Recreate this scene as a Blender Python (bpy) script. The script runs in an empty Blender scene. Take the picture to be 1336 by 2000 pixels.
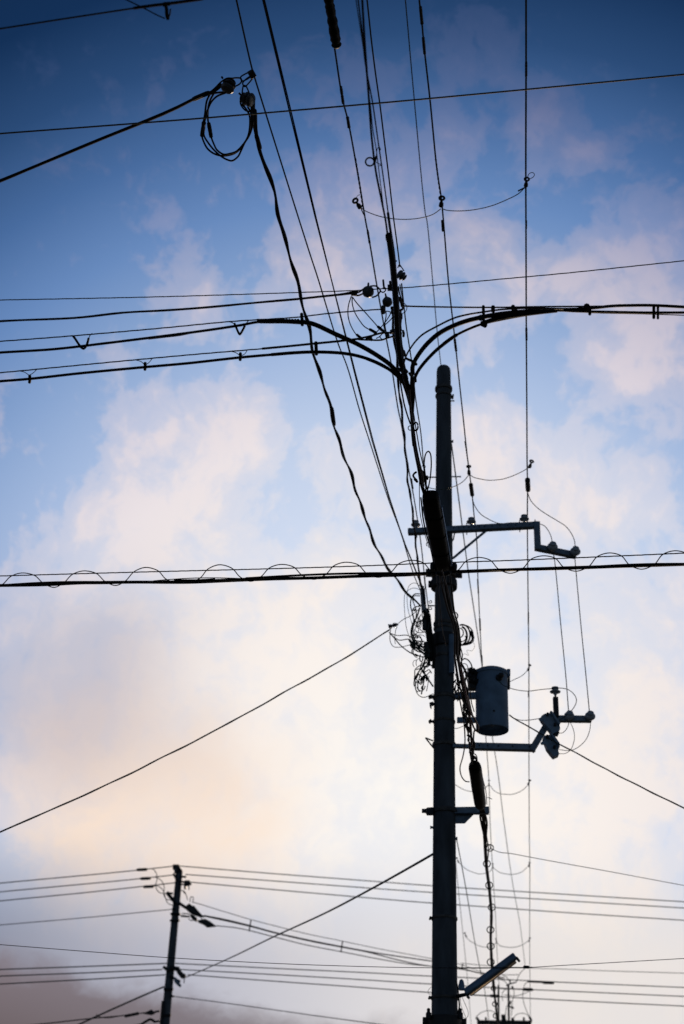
import bpy, bmesh, math, random
from mathutils import Vector, Matrix
random.seed(7)
S = bpy.context.scene
# ------------------------------------------------------------------ camera
F = 2777.8                       # focal length in photo pixels (50 mm on a 36 mm tall frame, 1336 x 2000)
CAM = Vector((0, 0, 1.6))
Zc = Vector((192, 4850, -F)).normalized()            # world up, seen in camera space
Fc = Vector((0, 0, -1)); Yc = (Fc - Zc * Fc.dot(Zc)).normalized(); Xc = Yc.cross(Zc)
ROT = Matrix((Xc, Yc, Zc))                            # camera -> world
cd = bpy.data.cameras.new('camera'); co = bpy.data.objects.new('camera', cd); S.collection.objects.link(co)
co.matrix_world = Matrix.Translation(CAM) @ ROT.to_4x4()
cd.sensor_fit = 'VERTICAL'; cd.sensor_height = 36; cd.lens = 50; cd.clip_end = 5000; cd.clip_start = 0.1
cd.dof.use_dof = True; cd.dof.focus_distance = 10.3; cd.dof.aperture_fstop = 2.4
S.camera = co
S.view_settings.view_transform = 'Standard'; S.view_settings.look = 'None'
S.view_settings.exposure = 0; S.view_settings.gamma = 1

def ray(px, py): return ROT @ Vector(((px - 668) / F, (1000 - py) / F, -1))
def PD(px, py, d): return CAM + ray(px, py) * d
def PH(px, py, h): r = ray(px, py); return CAM + r * (h / r.z)
def PY(px, py, y): r = ray(px, py); return CAM + r * (y / r.y)
def depth(p): return (ROT.transposed() @ (p - CAM)).z * -1
def px2m(w, p): return w * depth(p) / F

# ------------------------------------------------------------------ world: dusk sky with lit broken cloud
world = bpy.data.worlds.new('World'); S.world = world; world.use_nodes = True
SUN_DIR = ray(1080, 1700).normalized()
SUN_EL = math.asin(SUN_DIR.z); SUN_AZ = math.atan2(SUN_DIR.x, SUN_DIR.y)
nt = world.node_tree; nt.nodes.clear(); L = nt.links
def N(t, **k):
    n = nt.nodes.new(t)
    for a, b in k.items(): setattr(n, a, b)
    return n
def sock(n, i, v):
    if hasattr(v, 'is_output') or isinstance(v, bpy.types.NodeSocket): L.new(v, n.inputs[i])
    else: n.inputs[i].default_value = v
def M(op, a, b=0.0, c=None):
    n = N('ShaderNodeMath', operation=op); sock(n, 0, a); sock(n, 1, b)
    if c is not None: sock(n, 2, c)
    return n.outputs[0]
def VM(op, a, b=None):
    n = N('ShaderNodeVectorMath', operation=op); sock(n, 0, a)
    if b is not None: sock(n, 1, b)
    return n.outputs['Value'] if op in ('DOT_PRODUCT', 'LENGTH', 'DISTANCE') else n.outputs['Vector']
def MIX(f, a, b, typ='MIX'):
    n = N('ShaderNodeMix', data_type='RGBA', blend_type=typ)
    sock(n, 0, f); sock(n, 6, a); sock(n, 7, b); return n.outputs[2]
def RAMP(f, stops, interp='LINEAR'):
    n = N('ShaderNodeValToRGB'); r = n.color_ramp; r.interpolation = interp
    while len(r.elements) < len(stops): r.elements.new(0.5)
    for e, (p, c) in zip(r.elements, stops): e.position = p; e.color = (c[0], c[1], c[2], 1) if isinstance(c, tuple) else (c, c, c, 1)
    L.new(f, n.inputs[0]); return n.outputs[0]
def NOISE(v, scale, detail=5, rough=0.5, dist=0.0):
    n = N('ShaderNodeTexNoise'); sock(n, 'Vector', v); n.inputs['Scale'].default_value = scale
    n.inputs['Detail'].default_value = detail; n.inputs['Roughness'].default_value = rough; n.inputs['Distortion'].default_value = dist
    return n.outputs
def lin(r, g, b):
    f = lambda c: (c / 255 / 12.92) if c / 255 <= 0.04045 else ((c / 255 + 0.055) / 1.055) ** 2.4
    return (f(r), f(g), f(b))
dirv = VM('NORMALIZE', N('ShaderNodeTexCoord').outputs['Generated'])
sky = N('ShaderNodeTexSky', sky_type='NISHITA'); sky.sun_disc = False
sky.sun_elevation = SUN_EL; sky.sun_rotation = SUN_AZ; sky.dust_density = 1.0; sky.ozone_density = 3.0
# warp the lookup direction for ragged cloud edges
wn = NOISE(dirv, 9.0, 7, 0.6)
warp = VM('SUBTRACT', wn[1], (0.5, 0.5, 0.5))
n_ = N('ShaderNodeVectorMath', operation='SCALE'); L.new(warp, n_.inputs[0]); n_.inputs['Scale'].default_value = 0.07
dw = VM('NORMALIZE', VM('ADD', dirv, n_.outputs[0]))
# angular distance (degrees) from the place where the sun stands behind the cloud
GLOW = ray(770, 1560).normalized()
ang = M('MULTIPLY', M('ARCCOSINE', VM('DOT_PRODUCT', dirv, tuple(GLOW))), 57.2958 / 60)
#SKYRAMPS
clear = RAMP(ang, [(0.0, lin(234, 236, 243)), (7/60, lin(224, 230, 243)), (11/60, lin(208, 219, 240)), (15/60, lin(190, 206, 233)),
                   (18/60, lin(164, 186, 222)), (21/60, lin(136, 164, 207)), (24/60, lin(104, 138, 189)), (27/60, lin(72, 107, 158)), (30/60, lin(43, 75, 119)), (33/60, lin(20, 48, 86)), (40/60, lin(14, 34, 62)), (50/60, lin(14, 32, 56)), (1.0, lin(13, 28, 50))])
cloudc = RAMP(ang, [(0.0, lin(255, 250, 243)), (7/60, lin(253, 243, 235)), (11/60, lin(246, 235, 229)), (15/60, lin(240, 229, 229)),
                    (19/60, lin(224, 213, 220)), (22/60, lin(198, 191, 206)), (25/60, lin(150, 153, 186)), (28/60, lin(98, 110, 150)), (32/60, lin(52, 74, 116)), (40/60, lin(18, 36, 62)), (1.0, lin(13, 28, 50))])
BLOBS = [  # px, py, radius px, amount
    (400, 880, 120, 1.0), (300, 970, 110, .85), (240, 1000, 70, .6), (455, 850, 70, .75), (480, 760, 60, .5), (260, 830, 70, .5), (330, 530, 75, .55), (390, 580, 70, .45), (280, 600, 60, .35), (230, 680, 60, .2), (380, 1020, 60, .4),
    (620, 470, 90, .6), (560, 560, 80, .35), (720, 380, 80, .55), (760, 290, 70, .5), (690, 530, 60, .4), (740, 170, 60, .42), (690, 90, 80, .35), (900, 90, 70, .3), (880, 250, 50, .5), (850, 380, 60, .4), (560, 150, 70, .2),
    (1140, 305, 45, .75), (1060, 220, 60, .4), (1100, 180, 50, .3), (1000, 130, 60, .25), (940, 470, 70, .55), (1010, 560, 70, .5), (1120, 570, 90, .8), (1230, 660, 80, .75), (1290, 720, 90, .9), (1290, 470, 80, .8), (1220, 500, 60, .5), (1180, 740, 60, .4),
    (930, 660, 60, .35), (850, 560, 60, .35), (680, 900, 70, .3), (730, 970, 60, .3), (950, 840, 80, .9), (900, 900, 80, .5), (1080, 920, 100, .85), (1180, 960, 80, .8), (1020, 970, 70, .5), (1300, 980, 60, .3),
    (60, 1170, 110, .6), (200, 1160, 90, .7), (110, 1080, 60, .3), (300, 1080, 80, .45), (420, 1200, 130, .7), (600, 1200, 130, .8), (720, 1100, 100, .4), (350, 1400, 200, .8), (120, 1480, 160, .7), (540, 1300, 120, .6),
    (300, 1600, 200, .9), (500, 1620, 180, .8), (750, 1450, 200, .8), (1200, 1300, 180, .75), (1150, 1650, 220, .9), (1280, 1560, 120, .5), (1000, 1500, 180, .8), (1000, 1200, 120, .5), (1320, 1150, 90, .5)]
acc = None
for (bx, by, br, am) in BLOBS:
    c = ray(bx, by).normalized(); s = math.atan(br / F)
    g = M('EXPONENT', M('MULTIPLY', M('SUBTRACT', 1.0, VM('DOT_PRODUCT', dw, tuple(c))), -2.0 / (s * s)))
    acc = M('MULTIPLY', g, am) if acc is None else M('ADD', acc, M('MULTIPLY', g, am))
acc = M('SUBTRACT', 1.0, M('EXPONENT', M('MULTIPLY', acc, -1.25)))
fine = NOISE(dw, 11.0, 8, 0.62)[0]
mid = NOISE(VM('ADD', dw, (3.1, 1.7, .4)), 26.0, 6, 0.6)[0]
dens = M('ADD', acc, M('MULTIPLY', M('SUBTRACT', fine, 0.5), 1.3))
dens = M('ADD', dens, M('MULTIPLY', M('SUBTRACT', mid, 0.5), 1.35))
wisp = NOISE(VM('ADD', VM('MULTIPLY', dw, (1.0, 1.0, 0.6)), (.7, 5.1, 2.4)), 62.0, 7, 0.62)[0]
dens = M('ADD', dens, M('MULTIPLY', M('SUBTRACT', wisp, 0.5), 1.0))
mask = RAMP(dens, [(0.1, 0.0), (0.42, 0.38), (0.95, 0.9)], 'EASE')
base = MIX(mask, clear, cloudc)
# warm patch low left, grey-violet veil below it, dark bank at the lower left
def gauss(px, py, rad, v=dw):
    c = ray(px, py).normalized(); s = math.atan(rad / F)
    return M('EXPONENT', M('MULTIPLY', M('SUBTRACT', 1.0, VM('DOT_PRODUCT', v, tuple(c))), -2.0 / (s * s)))
peach = M('MINIMUM', M('ADD', M('ADD', gauss(280, 1615, 165), M('MULTIPLY', gauss(100, 1640, 100), .9)), M('MULTIPLY', gauss(470, 1580, 120), .6)), 1.0)
veil = M('MINIMUM', M('ADD', gauss(40, 1340, 190), M('MULTIPLY', gauss(240, 1290, 130), .6)), 1.0)
base = MIX(M('MULTIPLY', veil, 0.5), base, (*lin(170, 174, 196), 1))
dusty = M('MINIMUM', M('ADD', gauss(170, 1440, 150), M('MULTIPLY', gauss(380, 1500, 110), .5)), 1.0)
dusty = M('MULTIPLY', dusty, M('ADD', 1.0, M('MULTIPLY', M('SUBTRACT', fine, 0.5), 1.4)))
base = MIX(M('MULTIPLY', dusty, 0.6), base, (*lin(206, 188, 184), 1))
peach = M('MULTIPLY', peach, M('ADD', 0.6, M('MULTIPLY', M('SUBTRACT', fine, 0.5), 2.2)))
base = MIX(peach, base, (*lin(253, 228, 206), 1))
zs = N('ShaderNodeSeparateXYZ'); L.new(dirv, zs.inputs[0]); z = zs.outputs[2]
zw_ = N('ShaderNodeSeparateXYZ'); L.new(dw, zw_.inputs[0]); zw = zw_.outputs[2]
elev = M('MULTIPLY', z, 1.0)
lowf = RAMP(M('ADD', M('MULTIPLY', M('SUBTRACT', zw, z), 0.35), z), [(0.205, 1.0), (0.295, 0.0)], 'EASE')          # veil towards the horizon
azim = M('ARCTAN2', zs.outputs[0], zs.outputs[1])
side = RAMP(M('ADD', M('MULTIPLY', azim, 1.4), 0.5), [(0.13, lin(122, 124, 142)), (0.38, lin(184, 183, 194)), (0.56, lin(222, 217, 217)), (0.72, lin(236, 228, 222))])
base = MIX(M('MULTIPLY', lowf, 0.88), base, side)
bank_n = NOISE(VM('MULTIPLY', dw, (1.0, 1.0, 2.2)), 16.0, 8, 0.6)[0]
edge = M('ADD', M('MULTIPLY', M('ADD', azim, 0.24), -0.12), 0.207)      # bank top drops to the right
bank = M('SUBTRACT', M('ADD', edge, M('MULTIPLY', M('SUBTRACT', bank_n, 0.5), 0.05)), z)
bankm = RAMP(M('ADD', M('MULTIPLY', bank, 14.0), 0.5), [(0.38, 0.0), (0.75, 1.0)], 'EASE')
bankside = RAMP(M('ADD', M('MULTIPLY', azim, 1.4), 0.5), [(0.14, 1.0), (0.4, 0.85), (0.5, 0.65), (0.64, 0.35), (0.8, 0.0)])
bankc = RAMP(z, [(0.155, lin(108, 96, 98)), (0.215, lin(136, 126, 134))])
base = MIX(M('MULTIPLY', bankm, bankside), base, bankc)
# lens-independent falloff: the dusk sky away from the sun is the Nishita sky itself
behind = RAMP(M('ADD', M('MULTIPLY', VM('DOT_PRODUCT', dirv, (0, 1, 0)), 0.5), 0.5), [(0.5, 1.0), (0.82, 0.0)])
nish = N('ShaderNodeVectorMath', operation='SCALE'); L.new(sky.outputs[0], nish.inputs[0]); nish.inputs['Scale'].default_value = 0.03
base = MIX(M('MULTIPLY', behind, 0.85), base, nish.outputs[0])
ground_dark = RAMP(z, [(0.0, 0.12), (0.02, 1.0)])
base = MIX(1.0, base, ground_dark, 'MULTIPLY')
bgA = N('ShaderNodeBackground'); L.new(base, bgA.inputs[0]); bgA.inputs[1].default_value = 1.0
bgB = N('ShaderNodeBackground'); L.new(sky.outputs[0], bgB.inputs[0]); bgB.inputs[1].default_value = 0.05
out = N('ShaderNodeOutputWorld'); L.new(bgA.outputs[0], out.inputs[0])
nt.nodes.remove(bgB)

sd = bpy.data.lights.new('sun', 'SUN'); sd.energy = 1.0; sd.angle = math.radians(1.5); sd.color = (1, .72, .45)
so = bpy.data.objects.new('sun', sd); S.collection.objects.link(so)
so.rotation_mode = 'QUATERNION'; so.rotation_quaternion = SUN_DIR.to_track_quat('Z', 'Y')

# ------------------------------------------------------------------ materials
def mat(name, col, rough=.6, metal=0.0, var=.25, scale=30, bump=0.0, spec=0.5, stretch=None, var2=None):
    m = bpy.data.materials.new(name); m.use_nodes = True; t = m.node_tree; b = t.nodes['Principled BSDF']
    tc = t.nodes.new('ShaderNodeTexCoord'); src = tc.outputs['Object']
    if stretch:
        mp = t.nodes.new('ShaderNodeMapping'); mp.inputs['Scale'].default_value = stretch
        t.links.new(src, mp.inputs[0]); src = mp.outputs[0]
    no = t.nodes.new('ShaderNodeTexNoise'); no.inputs['Scale'].default_value = scale; no.inputs['Detail'].default_value = 6
    t.links.new(src, no.inputs['Vector'])
    r = t.nodes.new('ShaderNodeValToRGB'); e = r.color_ramp.elements
    e[0].position = .3; e[1].position = .7
    e[0].color = (*[c * (1 - var) for c in col], 1); c2 = var2 or [min(1, c * (1 + var)) for c in col]; e[1].color = (*c2, 1)
    t.links.new(no.outputs[0], r.inputs[0]); t.links.new(r.outputs[0], b.inputs['Base Color'])
    b.inputs['Roughness'].default_value = rough; b.inputs['Metallic'].default_value = metal
    b.inputs['Specular IOR Level'].default_value = spec
    if bump:
        bp = t.nodes.new('ShaderNodeBump'); bp.inputs['Strength'].default_value = bump; bp.inputs['Distance'].default_value = .01
        t.links.new(no.outputs[0], bp.inputs['Height']); t.links.new(bp.outputs[0], b.inputs['Normal'])
    return m
MT = dict(
    rubber=mat('black_rubber', (.010, .009, .010), .6, spec=.15),
    brown=mat('dark_brown_rubber', (.045, .022, .016), .55, spec=.3),
    red=mat('red_brown_rubber', (.16, .03, .025), .5),
    wire=mat('weathered_wire', (.035, .05, .045), .55, scale=60),
    teal=mat('green_grey_insulated_wire', (.06, .11, .095), .5, scale=60),
    steel=mat('galvanised_steel', (.18, .25, .33), .5, .5, scale=25, bump=.1),
    dark=mat('dark_fittings', (.03, .032, .036), .55, .3),
    concrete=mat('weathered_concrete', (.085, .105, .13), .9, 0, .5, 7, .4, stretch=(1, 1, .25)),
    band=mat('rusty_steel_band', (.10, .10, .10), .6, .5, .4, 20),
    porcelain=mat('porcelain', (.38, .44, .52), .25, 0, .1),
    glaze=mat('grimy_glazed_porcelain', (.085, .10, .12), .3, 0, .3, 30),
    paint=mat('blue_grey_painted_steel', (.15, .26, .41), .5, 0, .25, 6, .08),
    grey=mat('grey_switch_casing', (.22, .34, .48), .45, 0, .15, 20),
    plastic=mat('black_plastic', (.010, .010, .010), .6, 0, .3, 20, .1, spec=.12),
    tube=mat('frosted_tube', (.30, .25, .20), .4, 0, .05),
    asphalt=mat('asphalt', (.05, .05, .052), .9, 0, .3, 3, .3),
    dirt=mat('field_soil', (.06, .06, .04), .95, 0, .4, .2, .2))

MT['tube'].node_tree.nodes['Principled BSDF'].inputs['Transmission Weight'].default_value = .35
# ------------------------------------------------------------------ mesh helpers (all vertices in world space)
ROOTS = []
def link(name, bm, m, parent=None, smooth=True):
    me = bpy.data.meshes.new(name); bmesh.ops.recalc_face_normals(bm, faces=bm.faces); bm.to_mesh(me); bm.free()
    if smooth:
        for p in me.polygons: p.use_smooth = True
        try: me.set_sharp_from_angle(angle=math.radians(40))
        except Exception: pass
    me.materials.append(MT[m])
    o = bpy.data.objects.new(name, me); S.collection.objects.link(o)
    if parent: o.parent = parent
    else: ROOTS.append(o)
    return o
def tag(o, label, cat, group=None):
    o['label'] = label; o['category'] = cat
    if group: o['group'] = group
    return o
def thing(name, label, cat, loc=None, group=None):
    o = bpy.data.objects.new(name, None); S.collection.objects.link(o); o['_loc'] = list(loc) if loc else [0, 0, 0]
    ROOTS.append(o); return tag(o, label, cat, group)
def smoothpath(P, n=8):
    if len(P) < 3: return [P[0].lerp(P[-1], i / 8) for i in range(9)]
    out = []
    for i in range(len(P) - 1):
        p0 = P[i - 1] if i else P[0] * 2 - P[1]; p1 = P[i]; p2 = P[i + 1]; p3 = P[i + 2] if i + 2 < len(P) else P[-1] * 2 - P[-2]
        t0 = 0; t1 = max((p1 - p0).length, 1e-5) ** .5; t2 = t1 + max((p2 - p1).length, 1e-5) ** .5; t3 = t2 + max((p3 - p2).length, 1e-5) ** .5
        for k in range(n):
            t = t1 + (t2 - t1) * k / n
            a1 = p0 * ((t1 - t) / (t1 - t0)) + p1 * ((t - t0) / (t1 - t0)); a2 = p1 * ((t2 - t) / (t2 - t1)) + p2 * ((t - t1) / (t2 - t1))
            a3 = p2 * ((t3 - t) / (t3 - t2)) + p3 * ((t - t2) / (t3 - t2))
            b1 = a1 * ((t2 - t) / (t2 - t0)) + a2 * ((t - t0) / (t2 - t0)); b2 = a2 * ((t3 - t) / (t3 - t1)) + a3 * ((t - t1) / (t3 - t1))
            out.append(b1 * ((t2 - t) / (t2 - t1)) + b2 * ((t - t1) / (t2 - t1)))
    out.append(P[-1]); return out
def frames(P):
    T = []
    for i in range(len(P)):
        v = P[min(i + 1, len(P) - 1)] - P[max(i - 1, 0)]; T.append(v.normalized() if v.length > 1e-9 else Vector((0, 0, 1)))
    u = T[0].orthogonal().normalized(); U = []
    for t in T:
        u = u - t * u.dot(t); u = u.normalized() if u.length > 1e-6 else t.orthogonal().normalized(); U.append(u.copy())
    return T, U
def sweep(bm, P, R, sides=8, closed=False):
    T, U = frames(P); rings = []
    for i, p in enumerate(P):
        r = R[i] if isinstance(R, (list, tuple)) else R; v = T[i].cross(U[i])
        rings.append([bm.verts.new(p + (U[i] * math.cos(a) + v * math.sin(a)) * r) for a in (2 * math.pi * k / sides for k in range(sides))])
    for a, b in zip(rings, rings[1:] + ([rings[0]] if closed else [])):
        for k in range(sides): bm.faces.new((a[k], a[(k + 1) % sides], b[(k + 1) % sides], b[k]))
    if not closed: bm.faces.new(rings[0]); bm.faces.new(rings[-1])
def dp(pts, mode):
    """photo points + the line's real height / distance -> world points"""
    k = mode[0]; a = mode[1]; b = mode[2] if len(mode) > 2 else a
    s = [0]
    for p, q in zip(pts, pts[1:]): s.append(s[-1] + math.hypot(q[0] - p[0], q[1] - p[1]))
    out = []
    for (p, t) in zip(pts, s):
        t = t / (s[-1] or 1)
        if k == 'h': out.append(PH(p[0], p[1], a + (b - a) * t))
        elif k == 'y': out.append(PY(p[0], p[1], 1 / (1 / a + (1 / b - 1 / a) * t)))
        else: out.append(PD(p[0], p[1], 1 / (1 / a + (1 / b - 1 / a) * t)))
    return out
def tubemesh(pts, w, mode, n=8, sides=8, strands=1, pitch=.25, taper=None, jitter=0, wavy=None):
    P = smoothpath(dp(pts, mode), n); bm = bmesh.new()
    if jitter:
        for i in range(1, len(P) - 1): P[i] = P[i] + Vector([random.gauss(0, jitter) for _ in range(3)])
    ref = sum(depth(p) for p in P) / len(P); r = w * ref / F / 2
    if strands > 1:
        # resample evenly
        D = [0]
        for a, b in zip(P, P[1:]): D.append(D[-1] + (b - a).length)
        m = max(8, int(D[-1] / (pitch / 8))); Q = []; j = 0
        for i in range(m + 1):
            t = D[-1] * i / m
            while j < len(D) - 2 and D[j + 1] < t: j += 1
            f = (t - D[j]) / max(D[j + 1] - D[j], 1e-9); Q.append(P[j].lerp(P[j + 1], min(1, f)))
        T, U = frames(Q); rs = r * .5
        for q in range(strands):
            pp = []
            for i, c in enumerate(Q):
                a = 2 * math.pi * (q / strands + D[-1] * i / m / pitch); v = T[i].cross(U[i])
                pp.append(c + (U[i] * math.cos(a) + v * math.sin(a)) * rs)
            sweep(bm, pp, rs * 1.05, 6)
    elif wavy:                                        # a sagging bundle: slow wander plus uneven thickness
        D = [0]
        for a, b in zip(P, P[1:]): D.append(D[-1] + (b - a).length)
        m = int(D[-1] / wavy[0] * 10); Q = []; j = 0; R = []
        for i in range(m + 1):
            t = D[-1] * i / m
            while j < len(D) - 2 and D[j + 1] < t: j += 1
            Q.append(P[j].lerp(P[j + 1], min(1, (t - D[j]) / max(D[j + 1] - D[j], 1e-9))))
        T, U = frames(Q)
        for i, c in enumerate(Q):
            ph = D[-1] * i / m / wavy[0] * 2 * math.pi; v = T[i].cross(U[i])
            o = U[i] * math.sin(ph) + v * math.sin(ph * .73 + 1); Q[i] = c + o * r * wavy[1]; R.append(r * (1 + wavy[2] * math.sin(ph * 1.31 + 2) * math.cos(ph * .37)))
        sweep(bm, Q, R, sides)
    else:
        R = r
        if taper:
            R = [r * (taper[0] + (taper[1] - taper[0]) * i / (len(P) - 1)) for i in range(len(P))]
        sweep(bm, P, R, sides)
    return bm
def W(name, label, cat, pts, w, mode, m='rubber', group=None, **k):
    return tag(link(name, tubemesh(pts, w, mode, **k), m), label, cat, group)
def part(name, parent, pts, w, mode, m='rubber', **k): return link(name, tubemesh(pts, w, mode, **k), m, parent)
def fat(bm, a, b, r, ends=.4, sides=10):
    P = [a.lerp(b, t) for t in (0, .06, .2, .5, .8, .94, 1)]
    sweep(bm, P, [r * ends, r * .85, r, r, r, r * .85, r * ends], sides)
def sleeve(name, parent, p0, p1, w, mode, m='rubber', ends=.45, lumpy=0):
    A, B = dp([p0, p1], mode); bm = bmesh.new(); r = px2m(w, (A + B) / 2) / 2
    if lumpy:
        P = [A.lerp(B, i / 24) for i in range(25)]
        sweep(bm, P, [r * (ends if i in (0, 24) else 1 + random.uniform(-lumpy, lumpy) * (.45 + .55 * (i % 5 == 2))) for i in range(25)], 10)
    else: fat(bm, A, B, r, ends)
    return link(name, bm, m, parent)
def lathe(bm, o, axis, prof, sides=20):
    """prof: (distance along axis, radius)"""
    ax = axis.normalized(); u = ax.orthogonal().normalized(); v = ax.cross(u); rings = []
    for (t, r) in prof: rings.append([bm.verts.new(o + ax * t + (u * math.cos(a) + v * math.sin(a)) * max(r, 1e-4)) for a in (2 * math.pi * k / sides for k in range(sides))])
    for a, b in zip(rings, rings[1:]):
        for k in range(sides): bm.faces.new((a[k], a[(k + 1) % sides], b[(k + 1) % sides], b[k]))
    bm.faces.new(rings[0]); bm.faces.new(rings[-1])
def beam(bm, a, b, w, h, up=Vector((0, 0, 1)), bev=.004):
    t = (b - a).normalized(); s = t.cross(up).normalized(); u = s.cross(t)
    vs = [bm.verts.new(p + s * (w / 2 * i) + u * (h / 2 * j)) for p in (a, b) for (i, j) in ((-1, -1), (1, -1), (1, 1), (-1, 1))]
    fs = [bm.faces.new([vs[i] for i in q]) for q in ((0, 1, 2, 3), (4, 5, 6, 7), (0, 1, 5, 4), (1, 2, 6, 5), (2, 3, 7, 6), (3, 0, 4, 7))]
    if bev:
        es = list({e for f in fs for e in f.edges}); bmesh.ops.bevel(bm, geom=es, offset=bev, segments=1, affect='EDGES')
def prism(bm, pts, y, th, bev=0):
    A = [PY(x, yy, y) for x, yy in pts]; B = [p + Vector((0, th, 0)) for p in A]
    a = [bm.verts.new(p) for p in A]; b = [bm.verts.new(p) for p in B]; n = len(a)
    fs = [bm.faces.new(a), bm.faces.new(b[::-1])]
    for i in range(n): fs.append(bm.faces.new((a[i], b[i], b[(i + 1) % n], a[(i + 1) % n])))
    if bev: bmesh.ops.bevel(bm, geom=list({e for f in fs for e in f.edges}), offset=bev, segments=2, affect='EDGES')
def ringpts(cx, cy, rx, ry, n=16, a0=0, a1=360):
    return [(cx + rx * math.cos(math.radians(a0 + (a1 - a0) * i / n)), cy + ry * math.sin(math.radians(a0 + (a1 - a0) * i / n))) for i in range(n + 1)]

# ------------------------------------------------------------------ setting: ground and road (below the frame)
def sheet(name, x0, x1, y0, y1, z, m):
    bm = bmesh.new(); nx = 8
    vs = [[bm.verts.new((x0 + (x1 - x0) * i / nx, y0 + (y1 - y0) * j / nx, z)) for i in range(nx + 1)] for j in range(nx + 1)]
    for j in range(nx):
        for i in range(nx): bm.faces.new((vs[j][i], vs[j][i + 1], vs[j + 1][i + 1], vs[j + 1][i]))
    o = link(name, bm, m, smooth=False); o['kind'] = 'structure'; return o
sheet('ground', -1500, 1500, -1500, 1500, 0, 'dirt')
sheet('road', -3.2, 2.2, -300, 600, .004, 'asphalt')

# ------------------------------------------------------------------ main pole
YP = 16.0
top = PY(866.5, 718, YP); PX = top.x; PTOP = top.z
def pole_r(zz): return .1415 - ((zz - 1.6) - 3.05) * .00525
def polept(py): return PY(867.5, py, YP)
def zat(py, y=YP): return PY(867.5, py, y).z
pole = thing('utility_pole', 'tall grey concrete utility pole rising right of centre with steel crossarm and banded shaft', 'utility pole', (PX, YP, 0))
bm = bmesh.new(); prof = [(0, pole_r(0))]
for i in range(1, 41): prof.append((i * (PTOP - .1) / 40, pole_r(i * (PTOP - .1) / 40)))
rt = pole_r(PTOP)
prof += [(PTOP - .06, rt * .99), (PTOP - .025, rt * .93), (PTOP, rt * .75)]
lathe(bm, Vector((PX, YP, 0)), Vector((0, 0, 1)), prof, 40); link('shaft', bm, 'concrete', pole)
def pband(py, hgt=.05, add=.008, lugs=(), m='band', lug=.05):
    zz = zat(py, YP - .1); bm = bmesh.new(); r = pole_r(zz) + add
    lathe(bm, Vector((PX, YP, zz - hgt / 2)), Vector((0, 0, 1)), [(0, r - .012), (.0, r), (hgt * .3, r + .003), (hgt * .7, r + .003), (hgt, r), (hgt, r - .012)], 32)
    for s in lugs:
        c = Vector((PX + s * (r + lug * .5), YP, zz))
        beam(bm, c - Vector((lug * .6, 0, 0)), c + Vector((lug * .6, 0, 0)), .03, hgt * .9)
        lathe(bm, c + Vector((s * lug * .2, -.05, 0)), Vector((0, 1, 0)), [(0, .012), (.1, .012)], 8)
    return link('clamp_band', bm, m, pole)
for a in [(752, .05, .018, ()), (766, .03, .012, (1,), 'band', .02), (1113, .12, .04, (-1, 1), 'dark', .07), (1135, .10, .05, (-1,), 'dark', .03), (1213, .04, .012, ()), (1222, .03, .012, ()),
          (1247, .16, .035, (), 'dark'), (1277, .04, .01, ()), (1356, .045, .012, (-1, 1)), (1404, .03, .008, (-1,)), (1450, .045, .014, (1,)), (1580, .05, .02, (-1,), 'band', .1),
          (1790, .03, .008, (-1,), 'band', .02), (1946, .03, .01, (-1,), 'band', .02), (1995, .12, .045, (-1, 1), 'dark', .045)]:
    pband(*a)
def bolt(py, x0, x1, r=.009, y=YP - .02, name='step_bolt', m='steel'):
    a = PY(x0, py, y); b = PY(x1, py, y); bm = bmesh.new(); lathe(bm, a, b - a, [(0, r), ((b - a).length, r)], 10)
    e = b if abs(x1 - 867) > abs(x0 - 867) else a; lathe(bm, e - (b - a).normalized() * .01, b - a, [(0, r * 1.35), (.012, r * 1.35)], 6)
    return link(name, bm, m, pole)
bolt(783, 878, 887); bolt(862, 880, 885, .016); bolt(931, 880, 900); bolt(932, 836, 856); bolt(1183, 838, 856)
bolt(1616, 842, 850, .014); bolt(1638, 884, 893, .016)
# small brackets on the left of the shaft
bm = bmesh.new()
for pts in ([(831, 1441), (846, 1447)], [(831, 1441), (846, 1460)]):
    a, b = [PY(x, y, YP - .05) for x, y in pts]; lathe(bm, a, b - a, [(0, .009), ((b - a).length, .009)], 8)
link('guy_hook', bm, 'dark', pole)
bm = bmesh.new(); prism(bm, [(839, 1372), (846, 1370), (849, 1376), (843, 1378), (843, 1384), (840, 1380)], YP - .05, .03); link('small_bracket', bm, 'dark', pole)
# pipe on the shaft
bm = bmesh.new(); a = PY(882, 1240, YP - .14); b = PY(883, 1315, YP - .14); b.x = a.x; b.y = a.y
lathe(bm, b, a - b, [(0, .035), ((a - b).length, .035)], 14); link('conduit', bm, 'paint', pole)

# upper crossarm ----------------------------------------------------
YA = YP - .19
hA = PY(870, 1035.5, YA).z - 1.6
aL = PH(797, 1039, hA); aR = PH(1048, 1026, hA)
arm = bmesh.new(); beam(arm, aL, aR, .078, .078, bev=.006); arm = link('crossarm', arm, 'steel', pole, False)
drop0 = aR + Vector((.0, -.02, .035)); drop1 = PY(1049, 1074, aR.y - .02); drop1.x = drop0.x
bm = bmesh.new(); beam(bm, drop0, drop1, .075, .06, up=Vector((0, 1, 0))); link('drop_bracket', bm, 'steel', arm, False)
hB = drop1.z - 1.6; eR = PH(1124, 1085, hB + .02); drop2 = drop1 + Vector((-.03, 0, .035))
bm = bmesh.new(); beam(bm, drop2, eR, .07, .075); link('side_arm', bm, 'steel', arm, False)
bm = bmesh.new(); a = PY(884, 1091, YP - .13); b = aL.lerp(aR, (952 - 797) / 251.) - Vector((0, -.0, .03)); beam(bm, a, b, .012, .035); link('brace', bm, 'steel', arm, False)
bm = bmesh.new()
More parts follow.
